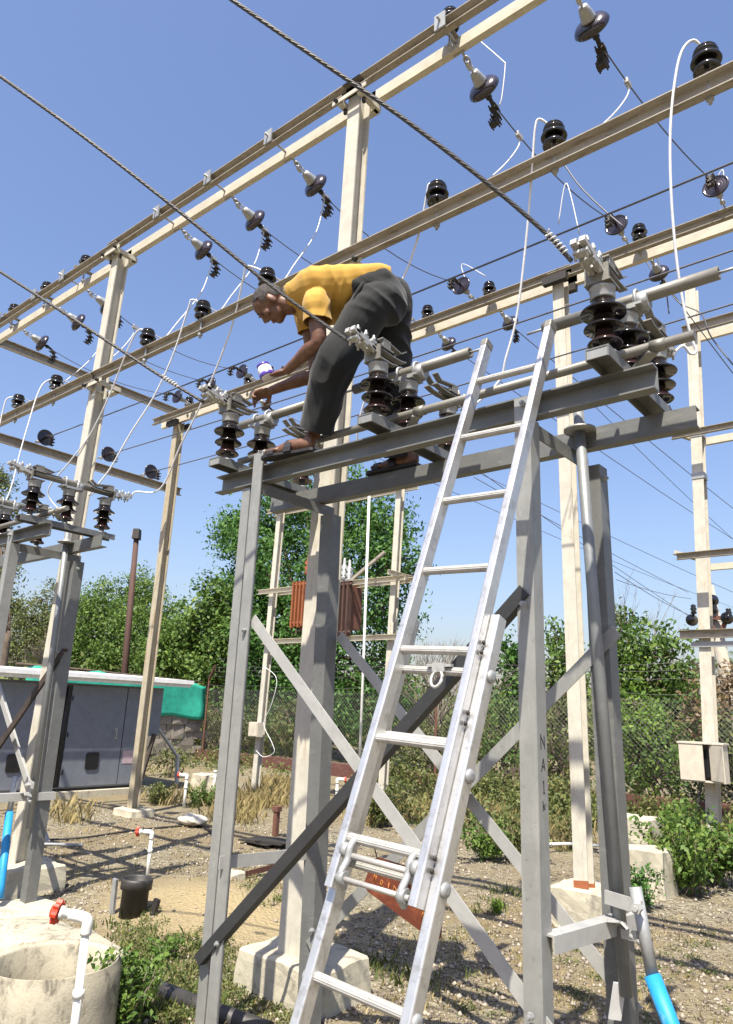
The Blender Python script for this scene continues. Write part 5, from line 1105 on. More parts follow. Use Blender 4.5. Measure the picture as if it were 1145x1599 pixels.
# sandals
for f, lab in ((footN, None), (footF, None)):
    d = (f[1] - f[0]).normalized(); sd = d.cross(Vector((0, 0, 1))).normalized(); up = sd.cross(d)
    m = MB(); L = (f[1] - f[0]).length; prof = [(-0.045, -0.030), (-0.03, -0.038), (0.05, -0.034), (0.15, -0.040), (0.24, -0.046), (0.30, -0.036), (0.325, -0.012), (0.325, 0.012), (0.30, 0.036), (0.24, 0.046), (0.15, 0.036), (0.05, 0.034), (-0.03, 0.038), (-0.045, 0.030)]
    base = Vector((f[0].x, f[0].y, 2.947)); dh = Vector((d.x, d.y, 0)).normalized(); sh_ = dh.cross(Vector((0, 0, 1)))
    vs = [base + dh * a + sh_ * b for a, b in prof]; n = len(vs); m.add(vs + [v + Vector((0, 0, 0.016)) for v in vs], [tuple(reversed(range(n))), tuple(range(n, 2 * n))] + [(i, (i + 1) % n, n + (i + 1) % n, n + i) for i in range(n)])
    sn = m.build('sandal', 'sandal_black', man)
    for pos, hgt, wd in ((0.12, 0.082, 0.05), (0.235, 0.055, 0.042)):
        m = MB(); pts = [base + dh * pos + sh_ * (0.047 * math.cos(a)) + Vector((0, 0, 0.01 + (hgt) * math.sin(a))) for a in [math.pi * i / 10 for i in range(11)]]
        for p, q in zip(pts, pts[1:]): m.prism(rect(0.006, wd), p, q, dh)
        m.build('strap', 'sandal_black', sn)
# the white tub with purple bands he holds
tb = thing('plastic_tub', 'small white and purple tub in the man\'s near hand', 'tub', tuple(tubC)); axd = (CAMU * 0.8 - CAMR * 0.35 + CAMF * 0.3).normalized()
m = MB(); m.lathe([(0.012, -0.045), (0.036, -0.042), (0.042, -0.02), (0.042, 0.02), (0.034, 0.038), (0.02, 0.042)], tubC, axd, 20); m.build('pot', 'tub_white', tb)
m = MB(); m.lathe([(0.0425, -0.036), (0.044, -0.034), (0.044, -0.016), (0.0425, -0.014)], tubC, axd, 20); m.build('band', 'tub_purple', tb)
m = MB(); m.lathe([(0.037, 0.030), (0.038, 0.048), (0.03, 0.052)], tubC, axd, 20); m.build('lid', 'tub_purple', tb)
# ============================================================ PIPES, TAPS, PIT
def standpipe(base, top, outlet, label, r=0.016, wheel=0.05):
    t = thing('standpipe_tap', label, 'water tap', tuple(base), 'white standpipes with red taps')
    base = Vector(base); top = Vector(top); out = Vector(outlet)
    m = MB(); m.tube([base, top - Vector((0, 0, 0.035))], r, 12); m.lathe([(r * 1.35, 0), (r * 1.35, 0.03)], base.lerp(top, 0.62), (top - base), 12); m.build('pipe', 'pvc_white', t)
    d = (out - top).normalized(); m = MB(); m.tube(smooth_path([top - Vector((0, 0, 0.06)), top - Vector((0, 0, 0.012)), top + d * 0.022, top + d * 0.075], 5), r * 1.35, 12); m.build('elbow', 'pvc_white', t)
    m = MB(); m.lathe([(r * 1.1, 0.075), (r * 1.1, 0.10), (r * 1.6, 0.102), (r * 1.6, 0.115)], top, d, 12); m.build('nozzle', 'pvc_white', t)
    n, q = perp(d); c = top + d * 0.118; m = MB()
    gear = [((wheel * 0.62 if (k // 2) % 2 else wheel * 0.78) * math.cos(2 * math.pi * k / 28), (wheel * 0.62 if (k // 2) % 2 else wheel * 0.78) * math.sin(2 * math.pi * k / 28)) for k in range(28)]
    m.prism(gear, c, c + d * 0.022, n); m.lathe([(wheel * 0.45, 0.02), (wheel * 0.4, 0.034), (wheel * 0.2, 0.036)], c, d, 12)
    m.build('valve', 'tap_red', t); return t
def up_from(px, py, Y, py_top): pass
rimz = 0.37
PITC = oZ(86, 1497, rimz); PITC.z = 0
tp = oZ(137, 1432, 0.0)
tA = dep(137, 1434, 2.95)
standpipe((tA.x + 0.01, tA.y, -0.02), tA, tA - RH * 0.2 + Vector((0, 0, 0.03)), 'nearest white standpipe with red tap beside the concrete pit', 0.0165, 0.06)
b2 = oZ(229, 1378); q2 = oY(240, 1300, b2.y); standpipe((b2.x, b2.y, -0.03), (b2.x, b2.y, q2.z), Vector((b2.x, b2.y, q2.z)) - RH, 'white standpipe with red tap by the black pipe stub', 0.016, 0.055)
b3 = oZ(287, 1262); q3 = oY(287, 1210, b3.y); standpipe((b3.x, b3.y, -0.03), (b3.x, b3.y, q3.z), Vector((b3.x, b3.y, q3.z)) - RH, 'far white standpipe with red tap right of the cabinet', 0.022, 0.065)
b4 = oZ(525, 1262); q4 = oY(528, 1217, b4.y); standpipe((b4.x, b4.y, -0.03), (b4.x, b4.y, q4.z), Vector((b4.x, b4.y, q4.z)) + RH, 'white standpipe with red tap seen behind the centre post', 0.022, 0.06)
b5 = oZ(333, 1242); m = MB(); m.tube([(b5.x, b5.y, -0.05), (b5.x, b5.y, 0.42)], 0.025, 10); m.lathe([(0.03, 0.38), (0.03, 0.43)], (b5.x, b5.y, 0), (0, 0, 1), 10); tag(m.build('pipe_stub', 'pvc_white'), 'short white pipe stub beside the pale back footing', 'pipe')
# concrete ring pit
pr = thing('concrete_pit', 'round cream concrete pit at the lower left corner', 'pit', tuple(PITC))
m = MB(); N = 48; Ro, Ri = 0.315, 0.28
rings = [(Ro * 1.02, -0.1), (Ro * 1.01, 0.25), (Ro, rimz - 0.03), (Ro - 0.015, rimz), (Ri + 0.02, rimz + 0.004), (Ri, rimz - 0.02), (Ri * 0.99, 0.2), (Ri * 0.98, 0.02)]
for r, z in rings:
    for k in range(N):
        a = 2 * math.pi * k / N; p = Vector((r * math.cos(a), r * math.sin(a), z)); j = 0.012 * noise.noise(p * 7) + 0.006 * noise.noise(p * 21)
        m.v.append(PITC + Vector((p.x * (1 + j), p.y * (1 + j), z + (0.02 * noise.noise(Vector((p.x * 5, p.y * 5, 3))) if z > 0.4 else 0))))
for i in range(len(rings) - 1):
    for k in range(N): m.f.append((i * N + k, i * N + (k + 1) % N, (i + 1) * N + (k + 1) % N, (i + 1) * N + k)); m.s.append(True)
m.f.append(tuple((len(rings) - 1) * N + k for k in range(N))); m.s.append(False)
o = m.build('ring', 'pit_concrete', pr); 
# sloping slab behind the pit up to the left stand's foot
m = MB(); G = 10
for j in range(G + 1):
    for i in range(G + 1):
        x = -5.75 + 1.3 * i / G; y = 2.55 + 0.65 * j / G; edge = min(i, G - i, j, G - j) / G
        m.v.append(Vector((x, y, -0.03 + min(1, edge * 6) * (0.10 + 0.05 * noise.noise(Vector((x * 3, y * 3, 0)))) + 0.03 * noise.noise(Vector((x * 6, y * 6, 1))))))
for j in range(G):
    for i in range(G): m.f.append((j * (G + 1) + i, j * (G + 1) + i + 1, (j + 1) * (G + 1) + i + 1, (j + 1) * (G + 1) + i)); m.s.append(True)
so_ = m.build('concrete_apron', 'pit_concrete'); tag(so_, 'uneven poured concrete behind the round pit', 'concrete apron')
# black pipe stub set in the earth
bq = oZ(206, 1436); ps = thing('pipe_socket', 'upright black pipe socket standing in the soil heap', 'pipe', (bq.x, bq.y, 0))
m = MB(); m.lathe([(0.10, -0.1), (0.10, 0.17), (0.118, 0.175), (0.118, 0.235), (0.112, 0.25), (0.108, 0.25), (0.098, 0.24), (0.095, 0.05)], (bq.x, bq.y, gz(bq.x, bq.y)), (0.03, 0.02, 1), 24); m.build('socket', 'pipe_black', ps)
m = MB(); m.prism(rect(0.05, 0.02), (bq.x - 0.15, bq.y - 0.08, 0.0), (bq.x - 0.14, bq.y - 0.09, 0.27), (0, 1, 0)); tag(m.build('flat_stake', 'galvanised'), 'flat grey stake beside the black pipe socket', 'stake')
m = MB(); m.prism(rect(0.05, 0.03), (bq.x + 0.16, bq.y + 0.06, 0.0), (bq.x + 0.18, bq.y + 0.08, 0.16), (0, 1, 0)); tag(m.build('short_stake', 'bolt_dark'), 'short dark stake on the right of the black pipe socket', 'stake')
m = MB(); a, b = oZ(215, 1532, 0.03), oZ(420, 1612, 0.02); m.tube([a, a.lerp(b, 0.5) - Vector((0, 0, 0.008)), b], 0.048, 16); tag(m.build('black_pipe', 'pipe_black'), 'black pipe lying on the ground behind the near left leg', 'pipe')
m = MB(); m.tube([oZ(0, 1319, 0.02), oZ(60, 1318, 0.02), oZ(130, 1320, 0.02)], 0.018, 8); tag(m.build('grey_pipe', 'galvanised'), 'thin pale pipe lying on gravel by the left post', 'pipe')
m = MB(); a, b = oZ(375, 1372, 0.03), oZ(450, 1352, 0.03); m.prism(angle(0.05), a, b); tag(m.build('rusty_bar', 'rust_post'), 'rusty angle bar lying left of the centre post', 'bar')
m = MB(); m.tube(smooth_path([oZ(x, y, 0.012) for x, y in ((60, 1312), (130, 1308), (200, 1298), (255, 1292), (310, 1290), (345, 1310))], 6), 0.012, 6); tag(m.build('hose', 'pipe_black'), 'thin dark hose lying across the gravel', 'hose')
m = MB(); m.tube(smooth_path([oZ(780, 1330, 0.05), oZ(870, 1318, 0.08), oZ(960, 1322, 0.03)], 5), 0.02, 7); tag(m.build('pale_pipe', 'pvc_white'), 'pale pipe lying in weeds behind the ladder', 'pipe')
a = oZ(430, 1305); m = MB(); m.b2((a.x - 0.03, a.y - 0.03, 0), (a.x + 0.03, a.y + 0.03, 0.3)); m.box((a.x, a.y, 0.32), (0.1, 0.08, 0.06)); tag(m.build('short_post', 'rust_post'), 'short rusty post on a small block left of the centre post', 'post')
m = MB(); a = oZ(408, 1318, 0.0)
for k in range(3): m.box((a.x + 0.1 * k, a.y + 0.05 * k, 0.03 + 0.012 * k), (0.5, 0.3, 0.012), Matrix.Rotation(0.2 * k, 3, 'Z'))
tag(m.build('dark_sheets', 'bolt_dark'), 'few dark sheets lying by the short rusty post', 'sheets')
a = oZ(300, 1290); m = MB()
m2 = bmesh.new(); bmesh.ops.create_icosphere(m2, subdivisions=3, radius=1.0); 
m.add([Vector((a.x, a.y, 0.08)) + Vector((v.co.x * 0.24, v.co.y * 0.16, v.co.z * 0.07)) * (1 + 0.35 * noise.noise(v.co * 2.2)) for v in m2.verts], [[v.index for v in f.verts] for f in m2.faces], True); m2.free()
tag(m.build('crumpled_sack', 'box_beige'), 'crumpled pale sack lying on the gravel', 'sack')
# ============================================================ TREES, SHRUBS, WEEDS
def leaves(centers, radii, n_per, size, flat=0.0, up=0.35, asp=0.5, outward=None):
    C = np.repeat(np.asarray(centers), n_per, 0); Rr = np.repeat(np.asarray(radii), n_per, 0); N = len(C)
    off = RNG.normal(0, 0.5, (N, 3)); P = C + off * Rr
    d = RNG.normal(0, 1, (N, 3)); d[:, 2] -= 0.25; d /= np.linalg.norm(d, axis=1)[:, None]
    nrm = RNG.normal(0, 1, (N, 3)); nrm[:, 2] += up * 2.2
    if outward is not None: nrm = nrm * 0.55 + np.repeat(outward, n_per, 0) * 1.0 + off * 0.5
    nrm = nrm; nrm -= d * (nrm * d).sum(1)[:, None]; nrm /= np.linalg.norm(nrm, axis=1)[:, None]
    s = np.cross(d, nrm); L = size * RNG.uniform(0.6, 1.3, (N, 1))
    V = np.stack([P - d * L * 0.5, P + s * L * asp * 0.5 + nrm * L * 0.06, P + d * L * 0.5 - nrm * L * 0.1, P - s * L * asp * 0.5 + nrm * L * 0.06], 1)
    return V.reshape(-1, 3), np.arange(N * 4).reshape(N, 4)
def tree(name, label, cat, lobes, Y, mat, size=0.17, tips=70, per=26, clump=0.42, trunk_px=None, trunk_r=0.16, group=None, hollow=0.55, bark='bark', mat2=None, asp=0.5, var=(0, 1)):
    cs = []; ctr = []
    for l in lobes:
        px, py, rp = l[:3]; yy = l[3] if len(l) > 3 else Y
        c = oY(px, py, yy); k = depth_of(c) / FPX; ctr.append((c, rp * k))
    tb = trunk_px if trunk_px else (lobes[-1][0], None)
    cx = np.mean([c.x for c, _ in ctr]); 
    bx = oY(trunk_px, 1150, Y).x if trunk_px else cx
    root = thing(name, label, cat, (bx, Y, 0), group); org = ORG[root.name]
    allc = []; rad = []; outs = []
    tm = MB(); zmin = min(c.z - r for c, r in ctr); ztop = max(c.z for c, r in ctr)
    fork = Vector((bx, Y, max(0.4, 0.35 * ztop)))
    tm.tube(smooth_path([Vector((bx, Y, -0.1)), Vector((bx + 0.08, Y, fork.z * 0.5)), fork], 4), [trunk_r * (1.25 - 0.5 * i / 8) for i in range(9)], 8)
    for c, r in ctr:
        mid = fork.lerp(c, 0.5) + Vector((random.uniform(-.2, .2), random.uniform(-.2, .2), 0.15 * r)); pts = smooth_path([fork, mid, c], 4); tm.tube(pts, [max(0.012, trunk_r * 0.5 * (1 - 0.85 * i / (len(pts) - 1))) for i in range(len(pts))], 6)
        n = max(8, int(tips * (r / 1.3) ** 2)); 
        d = RNG.normal(0, 1, (n, 3)); d /= np.linalg.norm(d, axis=1)[:, None]; rr = r * (hollow + (1.08 - hollow) * RNG.random(n) ** 0.6)
        rr *= 1 + 0.16 * RNG.normal(0, 1, n)
        p = np.array(c)[None] + d * rr[:, None] * np.array([1, 1, 0.92])
        outs.append(d * np.array([1, 1, 0.8])); allc.append(p); rad.append(np.full((n, 1), clump) * RNG.uniform(0.6, 1.3, (n, 1)))
        for q in p[:: max(1, n // 10)]: qq = Vector(q); tm.tube([c.lerp(qq, 0.15), c.lerp(qq, 0.6) + Vector((0, 0, 0.05)), qq], [0.02, 0.012, 0.005], 4)
    cc = np.concatenate(allc); rr = np.concatenate(rad); oo = np.concatenate(outs); keep = cc[:, 2] > 0.05; cc = cc[keep]; rr = rr[keep]; oo = oo[keep]; per = int(per * 1.5); size = size * 0.84
    V, F = leaves(cc, rr, per, size, asp=asp, outward=oo); V = V - np.array(org)
    cv = np.repeat(np.clip(RNG.normal(0.45, 0.22, len(cc)), 0, 1), per); lv = np.clip(cv + RNG.normal(0, 0.16, len(cv)), 0, 1)
    np_mesh('crown', V, F, 4, mat, root, leafvar=lv); tm.build('trunk', bark, root); return root
TG = 'trees beyond the fence'
tree('leafy_tree', 'large dense green tree behind the man\'s stand and the rusty transformer', 'tree', [(365, 830, 32), (395, 850, 50), (430, 800, 42), (480, 790, 48), (545, 785, 52), (590, 815, 48), (618, 870, 42), (440, 880, 72), (540, 890, 80), (385, 950, 62), (600, 950, 50), (460, 990, 80), (410, 1050, 75), (530, 1040, 68), (470, 1110, 70), (560, 1110, 52), (615, 1030, 34), (625, 1090, 30)], 18.0, 'leaf_deep', 0.19, 66, 34, 0.5, 470, 0.3, TG)
tree('broadleaf_tree', 'bright broad-leaved tree left of the large dense tree', 'tree', [(318, 985, 45), (285, 1000, 38), (345, 935, 38), (335, 1040, 48), (285, 1040, 40), (372, 1000, 40), (255, 1025, 34)], 17.0, 'leaf_mid', 0.20, 80, 34, 0.5, 330, 0.2, TG, asp=0.62)
tree('feathery_tree', 'feathery light green tree right of the floodlight pole', 'tree', [(212, 915, 26), (238, 930, 30), (205, 950, 34), (250, 965, 38), (225, 990, 44), (262, 1000, 38), (232, 1030, 40)], 26.0, 'leaf_mid', 0.24, 38, 26, 0.55, 228, 0.2, TG)
tree('olive_tree', 'olive green tree left of the floodlight pole', 'tree', [(155, 945, 38), (128, 970, 42), (175, 980, 44), (100, 995, 42), (150, 1015, 46), (195, 1015, 42), (120, 1030, 40), (180, 1040, 40)], 24.0, 'leaf_mid', 0.24, 46, 28, 0.55, 150, 0.22, TG)
tree('pale_tree', 'thin pale tree at the left between the stand legs', 'tree', [(75, 935, 26), (60, 965, 36), (45, 1000, 44), (85, 985, 34), (20, 985, 40), (60, 1030, 42), (15, 1025, 40)], 22.0, 'leaf_olive', 0.22, 40, 24, 0.5, 60, 0.18, TG)
tree('edge_tree', 'tall dark tree cut by the left edge of the picture', 'tree', [(-8, 745, 30), (2, 790, 26), (-15, 830, 40), (-30, 900, 50), (10, 900, 24), (12, 945, 28)], 15.0, 'leaf_olive', 0.2, 46, 26, 0.4, -15, 0.2, TG)
tree('round_tree', 'rounded green tree left of the right pole', 'tree', [(1000, 1015, 42), (1050, 1025, 36), (975, 1050, 40), (1025, 1065, 48), (1065, 1070, 32), (990, 1100, 46), (1045, 1115, 44)], 23.0, 'leaf_mid', 0.24, 44, 26, 0.5, 1015, 0.25, TG)
tree('slim_tree', 'slim tree top left of the rounded green tree', 'tree', [(972, 975, 18), (965, 1000, 20), (958, 1030, 24), (962, 1070, 26)], 25.0, 'leaf_mid', 0.24, 34, 24, 0.45, 962, 0.16, TG)
tree('small_tree', 'small green tree behind the right gantry post', 'tree', [(872, 995, 20), (885, 1020, 24), (865, 1040, 26), (890, 1065, 28), (868, 1085, 30)], 21.0, 'leaf_mid', 0.22, 40, 24, 0.42, 878, 0.14, TG)
tree('narrow_tree', 'narrow dark green tree behind the ladder\'s right rail', 'tree', [(800, 1015, 20), (808, 1045, 26), (790, 1070, 28), (815, 1090, 30), (790, 1105, 26)], 19.0, 'leaf_deep', 0.2, 46, 26, 0.4, 803, 0.14, TG)
SG = 'shrubs along the fence'
tree('shrub', 'leafy shrub against the fence left of the near left leg', 'shrub', [(300, 1110, 32), (320, 1140, 34), (345, 1110, 28), (290, 1150, 30), (350, 1150, 30)], 15.0, 'leaf_olive', 0.13, 60, 26, 0.3, 320, 0.06, SG)
tree('shrub', 'shrub thicket behind the fence left of the centre post', 'shrub', [(400, 1130, 34), (430, 1150, 34), (375, 1160, 26), (450, 1120, 34)], 15.4, 'leaf_olive', 0.14, 54, 26, 0.3, 410, 0.06, SG)
tree('shrub', 'shrub thicket seen between the ladder rails', 'shrub', [(650, 1150, 30), (690, 1170, 32), (640, 1190, 26), (720, 1160, 30), (675, 1210, 24)], 15.2, 'leaf_olive', 0.13, 54, 26, 0.3, 680, 0.06, SG)
tree('shrub', 'green thicket behind the fence right of the ladder', 'shrub', [(770, 1140, 34), (800, 1175, 34), (755, 1190, 30), (785, 1110, 30), (820, 1140, 30)], 15.2, 'leaf_mid', 0.14, 54, 28, 0.3, 785, 0.06, SG)
tree('shrub', 'tall shrub behind the lettered leg and right gantry post', 'shrub', [(865, 1140, 38), (880, 1190, 40), (855, 1220, 32), (900, 1130, 32), (890, 1235, 30)], 15.6, 'leaf_olive', 0.14, 60, 28, 0.3, 875, 0.07, SG)
tree('shrub', 'bright yellow-green shrub behind the operating pipe', 'shrub', [(985, 1095, 28), (1000, 1130, 36), (970, 1130, 30)], 15.6, 'leaf_bright', 0.14, 60, 26, 0.3, 990, 0.07, SG)
tree('shrub', 'broad green shrub filling the fence left of the beige box', 'shrub', [(1000, 1180, 44), (1045, 1170, 42), (975, 1210, 36), (1030, 1225, 38), (1060, 1210, 34)], 15.5, 'leaf_mid', 0.14, 62, 28, 0.3, 1015, 0.07, SG)
tree('shrub', 'brownish dry shrub at the right edge behind the pole', 'shrub', [(1110, 1090, 34), (1135, 1060, 26), (1140, 1120, 36), (1085, 1120, 28)], 17.5, 'leaf_dry', 0.15, 50, 24, 0.35, 1115, 0.07, SG)
tree('shrub', 'green shrub at the right edge beside the beige box', 'shrub', [(1130, 1180, 36), (1150, 1220, 36), (1110, 1230, 26), (1160, 1160, 30)], 15.6, 'leaf_olive', 0.14, 56, 28, 0.3, 1140, 0.07, SG)
tree('shrub', 'dark weedy shrub by the standpipe right of the cabinet', 'shrub', [(255, 1190, 24), (275, 1205, 22), (290, 1225, 18)], 10.3, 'leaf_olive', 0.09, 90, 30, 0.2, 270, 0.03, SG)
# distant hedge that closes the horizon: reads as one mass
hc = []; 
for i in range(900):
    a = math.radians(random.uniform(-40, 40)); d = random.uniform(30, 60); x = -0.643 * d * math.cos(a) + 0.766 * d * math.sin(a); y = 0.766 * d * math.cos(a) + 0.643 * d * math.sin(a); hc.append((x, y, random.random() ** 0.8 * (2.1 + 1.1 * noise.noise(Vector((x * 0.12, y * 0.12, 4)))) * d / 42))
V, F = leaves(hc, np.full((len(hc), 1), 1.5), 46, 0.42); lv = np.repeat(np.clip(RNG.normal(0.5, 0.25, len(hc)), 0, 1), 46)
hd_ = np_mesh('far_thicket', V, F, 4, 'leaf_olive', leafvar=lv, kind='stuff'); tag(hd_, 'distant green thicket closing the horizon behind the fence', 'thicket')
# undergrowth along the foot of the fence
ug = []
for (px0, px1, Y0, Y1, n, h) in ((560, 960, 11.2, 13.9, 420, 0.8), (620, 900, 9.2, 11.2, 170, 0.28), (960, 1160, 12.6, 13.9, 110, 0.6), (230, 470, 12.0, 13.9, 120, 0.45)):
    for _ in range(n):
        Yq = random.uniform(Y0, Y1); q = oY(random.uniform(px0, px1), 1200, Yq); hh = h * (0.55 + 0.6 * noise.noise(Vector((q.x * 0.7, Yq, 1)))) * (Yq - Y0 + 0.8) / (Y1 - Y0 + 0.8); 
        for z in np.arange(0.05, max(0.12, hh), 0.16): ug.append((q.x + random.gauss(0, 0.08), Yq, z))
V, F = leaves(ug, np.full((len(ug), 1), 0.2), 16, 0.085, up=0.6); lv = np.clip(np.repeat(RNG.uniform(0.0, 1.0, len(ug)), 16) + RNG.normal(0, 0.12, len(F)), 0, 1)
ugo = np_mesh('undergrowth', V, F, 4, 'leaf_olive', leafvar=lv, kind='stuff'); tag(ugo, 'rank olive undergrowth along the foot of the fence', 'undergrowth')
# bare tree
def bare(name, label, px, Y, top, n, seed):
    rnd = random.Random(seed); b = oY(px, 1150, Y); b.z = 0; root = thing(name, label, 'tree', tuple(b), TG); m = MB()
    def grow(p, d, L, r, lv):
        q = p + d * L; m.tube([p, p.lerp(q, 0.5) + Vector((rnd.uniform(-.04, .04),) * 3) * L, q], [r, r * 0.8, r * 0.6], 5 if lv < 2 else 4)
        if lv >= 5: return
        for _ in range(3 if lv < 3 else 2):
            dd = (d + Vector((rnd.gauss(0, .33), rnd.gauss(0, .33), rnd.gauss(0.18, .2)))).normalized(); grow(p.lerp(q, rnd.uniform(0.6, 1)), dd, L * rnd.uniform(0.62, 0.85), r * 0.58, lv + 1)
    for k in range(n): grow(b + Vector((rnd.uniform(-.4, .4), rnd.uniform(-.4, .4), 0)), Vector((rnd.gauss(0, .12), rnd.gauss(0, .12), 1)).normalized(), top * 0.36, 0.055, 0)
    m.build('trunk', 'twig', root); return root
bare('bare_tree', 'leafless twiggy tree rising between the ladder rails', 685, 17.0, 3.6, 4, 3)
bare('bare_tree', 'leafless thin tree standing above the slim green tree', 985, 24.0, 5.6, 2, 8)
bare('bare_tree', 'bare twigs at the left beside the pale tree', 40, 20.0, 4.6, 3, 12)
# palm at the right edge
pm = thing('palm_tree', 'palm fronds behind the leaning pole at the right edge', 'palm', tuple(oY(1140, 1150, 26.0)), TG)
c = oY(1140, 1035, 26.0); m = MB(); m.tube([Vector((c.x, c.y, -0.1)), c], [0.25, 0.2], 8); m.build('trunk', 'bark', pm)
for k in range(13):
    a = k * 0.49 + 0.1; el = random.uniform(-0.1, 1.0); m = MB(); L = random.uniform(1.5, 2.1); d = Vector((math.cos(a), math.sin(a), 0)); prev = None
    for i in range(9):
        t = i / 8; p = c + d * L * t * math.cos(el) + Vector((0, 0, L * (t * math.sin(el) - 0.55 * t * t))); sd = d.cross(Vector((0, 0, 1)))
        if prev is not None:
            for s in (-1, 1):
                for h in (0.0, 0.33, 0.66):
                    q = prev.lerp(p, h); e_ = q + sd * s * 0.42 * (1 - 0.6 * abs(t - 0.4)) + d * 0.22 + Vector((0, 0, -0.14)); wv = d * 0.035; m.add([q - wv, q + wv, e_], [(0, 1, 2)])
        prev = p
    me = m.mesh('frond', ORG[pm.name]); o = bpy.data.objects.new('frond', me); COL.objects.link(o); o.parent = pm; me.materials.append(MATS['leaf_mid']); at = me.attributes.new('leafvar', 'FLOAT', 'FACE'); at.data.foreach_set('value', [0.5] * len(me.polygons))

# grass tufts and low weeds
def blades(spots, h, mat, name, label, n_per=26, spread=0.10, width=0.006):
    Vs = []; 
    for (x, y, s) in spots:
        for _ in range(n_per):
            px, py = x + random.gauss(0, spread * s), y + random.gauss(0, spread * s); z = gz(px, py) - 0.005; hh = h * s * random.uniform(0.45, 1.15); a = random.uniform(0, 6.28); l = random.uniform(0.1, 0.75) * hh; w_ = width * random.uniform(0.6, 1.3); b = a + 1.57
            mx, my = px + math.cos(a) * l * 0.35, py + math.sin(a) * l * 0.35
            Vs += [(px - math.cos(b) * w_, py - math.sin(b) * w_, z), (px + math.cos(b) * w_, py + math.sin(b) * w_, z), (mx + math.cos(b) * w_ * 0.7, my + math.sin(b) * w_ * 0.7, z + hh * 0.6), (px + math.cos(a) * l, py + math.sin(a) * l, z + hh)]
    V = np.array(Vs); F = np.arange(len(V)).reshape(-1, 4); o = np_mesh(name, V, F, 4, mat, leafvar=np.clip(RNG.normal(0.5, 0.28, len(F)), 0, 1), kind='stuff'); return tag(o, label, 'grass')
def scatter(n, boxes, s0=0.6, s1=1.3):
    out = []
    for (px0, py0, px1, py1, k) in boxes:
        for _ in range(int(n * k)): q = oZ(random.uniform(px0, px1), random.uniform(py0, py1)); out.append((q.x, q.y, random.uniform(s0, s1)))
    return out
blades(scatter(100, [(400, 1222, 470, 1262, 0.8), (330, 1245, 400, 1290, 0.3), (90, 1266, 160, 1285, 0.06), (330, 1262, 350, 1300, 0.05), (560, 1250, 800, 1290, 0.5), (780, 1280, 920, 1330, 0.25), (1020, 1300, 1145, 1350, 0.5), (230, 1240, 300, 1258, 0.06)]), 0.22, 'grass_dry', 'dry_grass', 'dry straw coloured grass tufts across the back of the yard', 26, 0.12, 0.007)
blades(scatter(100, [(20, 1290, 420, 1400, 1.3), (700, 1400, 1145, 1599, 1.0), (380, 1330, 480, 1400, 0.3), (560, 1420, 720, 1599, 0.7), (180, 1480, 480, 1599, 0.6)], 0.4, 1.0), 0.055, 'grass_dry', 'sparse_grass', 'sparse short dry grass sprouting in the gravel', 16, 0.09, 0.004)
blades(scatter(100, [(140, 1475, 340, 1599, 0.5), (180, 1440, 260, 1475, 0.06), (740, 1390, 830, 1420, 0.1), (560, 1500, 700, 1540, 0.12), (870, 1380, 950, 1440, 0.2), (850, 1230, 1000, 1300, 0.6), (560, 1250, 700, 1290, 0.4), (290, 1235, 350, 1262, 0.4)], 0.5, 1.2), 0.075, 'grass_green', 'green_grass', 'patches of low green weeds in the soil', 24, 0.09, 0.006)
# ground cover mats (small leaves hugging the soil)
gc = []
for (px0, py0, px1, py1, n) in ((180, 1465, 360, 1599, 240), (360, 1480, 480, 1599, 90), (380, 1360, 470, 1440, 25), (700, 1450, 1145, 1599, 70), (185, 1435, 260, 1465, 14), (740, 1260, 900, 1330, 90)):
    for _ in range(n): q = oZ(random.uniform(px0, px1), random.uniform(py0, py1)); gc.append((q.x, q.y, gz(q.x, q.y) + 0.015))
V, F = leaves(gc, np.full((len(gc), 1), 0.07) * np.array([[1, 1, 0.25]]), 34, 0.022, up=1.2); lv = np.clip(np.repeat(RNG.uniform(0.1, 0.9, len(gc)), 34) + RNG.normal(0, 0.15, len(F)), 0, 1)
gco = np_mesh('ground_cover', V, F, 4, 'leaf_olive', leafvar=lv, kind='stuff'); tag(gco, 'small creeping weeds covering the soil by the pit', 'weeds')
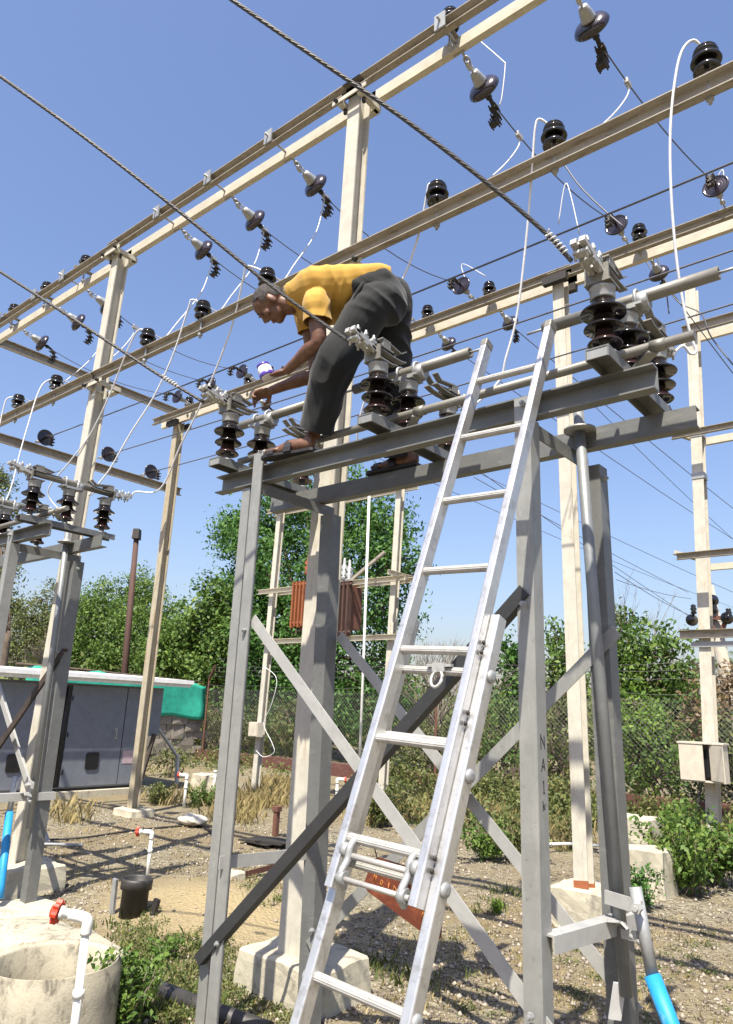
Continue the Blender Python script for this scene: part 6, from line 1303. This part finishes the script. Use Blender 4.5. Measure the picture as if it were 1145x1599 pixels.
# leafy weeds as plants
def weed(px, py, h, n, size, mat, label, spread=0.25, zb=None):
    b = oZ(px, py); root = thing('leafy_weed', label, 'weed', (b.x, b.y, 0), 'leafy weeds in the yard'); m = MB(); cs = []
    for _ in range(n):
        d = Vector((random.gauss(0, spread), random.gauss(0, spread), 1)); p = Vector((b.x, b.y, -0.02)) + Vector((random.gauss(0, spread * .3 * h), random.gauss(0, spread * .3 * h), 0)); q = p + d * h * random.uniform(0.5, 1.05); m.tube([p, p.lerp(q, 0.5) + Vector((0.01, 0, 0.02)), q], [0.005, 0.004, 0.002], 4)
        for t in (0.35, 0.55, 0.75, 0.95, 1.0): cs.append(p.lerp(q, t))
    V, F = leaves([tuple(c) for c in cs], np.full((len(cs), 1), size * 0.9), 14, size * 0.62, up=0.9, asp=0.6); V = V - np.array(ORG[root.name])
    np_mesh('leaves', V, F, 4, mat, root, leafvar=np.clip(RNG.normal(0.5, 0.25, len(F)), 0, 1)); m.build('stems', 'twig', root)
weed(205, 1585, 0.34, 16, 0.052, 'leaf_mid', 'leafy green weed growing beside the round concrete pit')
weed(195, 1620, 0.38, 12, 0.06, 'leaf_mid', 'large-leaved weed at the foot of the pit, bottom edge')
weed(265, 1500, 0.15, 12, 0.03, 'leaf_mid', 'small weed on the soil heap slope')
weed(1075, 1395, 0.62, 26, 0.10, 'leaf_mid', 'bushy weed in front of the right pole', 0.4)
weed(1120, 1380, 0.75, 26, 0.11, 'leaf_mid', 'tall bushy weed at the right edge below the beige box', 0.4)
weed(1030, 1360, 0.4, 16, 0.08, 'leaf_olive', 'olive weed beside the upright concrete block', 0.4)
weed(1000, 1420, 0.35, 14, 0.06, 'leaf_deep', 'dark leafy weed behind the blue-gripped handle', 0.3)
weed(905, 1435, 0.20, 16, 0.04, 'leaf_mid', 'feathery weed before the long cream footing', 0.4)
weed(775, 1422, 0.10, 12, 0.03, 'leaf_bright', 'tiny bright green weed right of the ladder')
weed(595, 1290, 0.5, 20, 0.09, 'leaf_olive', 'weed clump behind the ladder\'s left rail', 0.4)
weed(820, 1345, 0.45, 20, 0.08, 'leaf_olive', 'weed clump left of the lettered leg', 0.45)
weed(760, 1340, 0.4, 20, 0.08, 'leaf_mid', 'weed clump right of the ladder rail', 0.45)
weed(245, 1255, 0.3, 18, 0.06, 'leaf_olive', 'weed clump before the cabinet plinth', 0.5)
weed(315, 1258, 0.35, 16, 0.06, 'leaf_mid', 'weed clump by the far standpipe', 0.4)
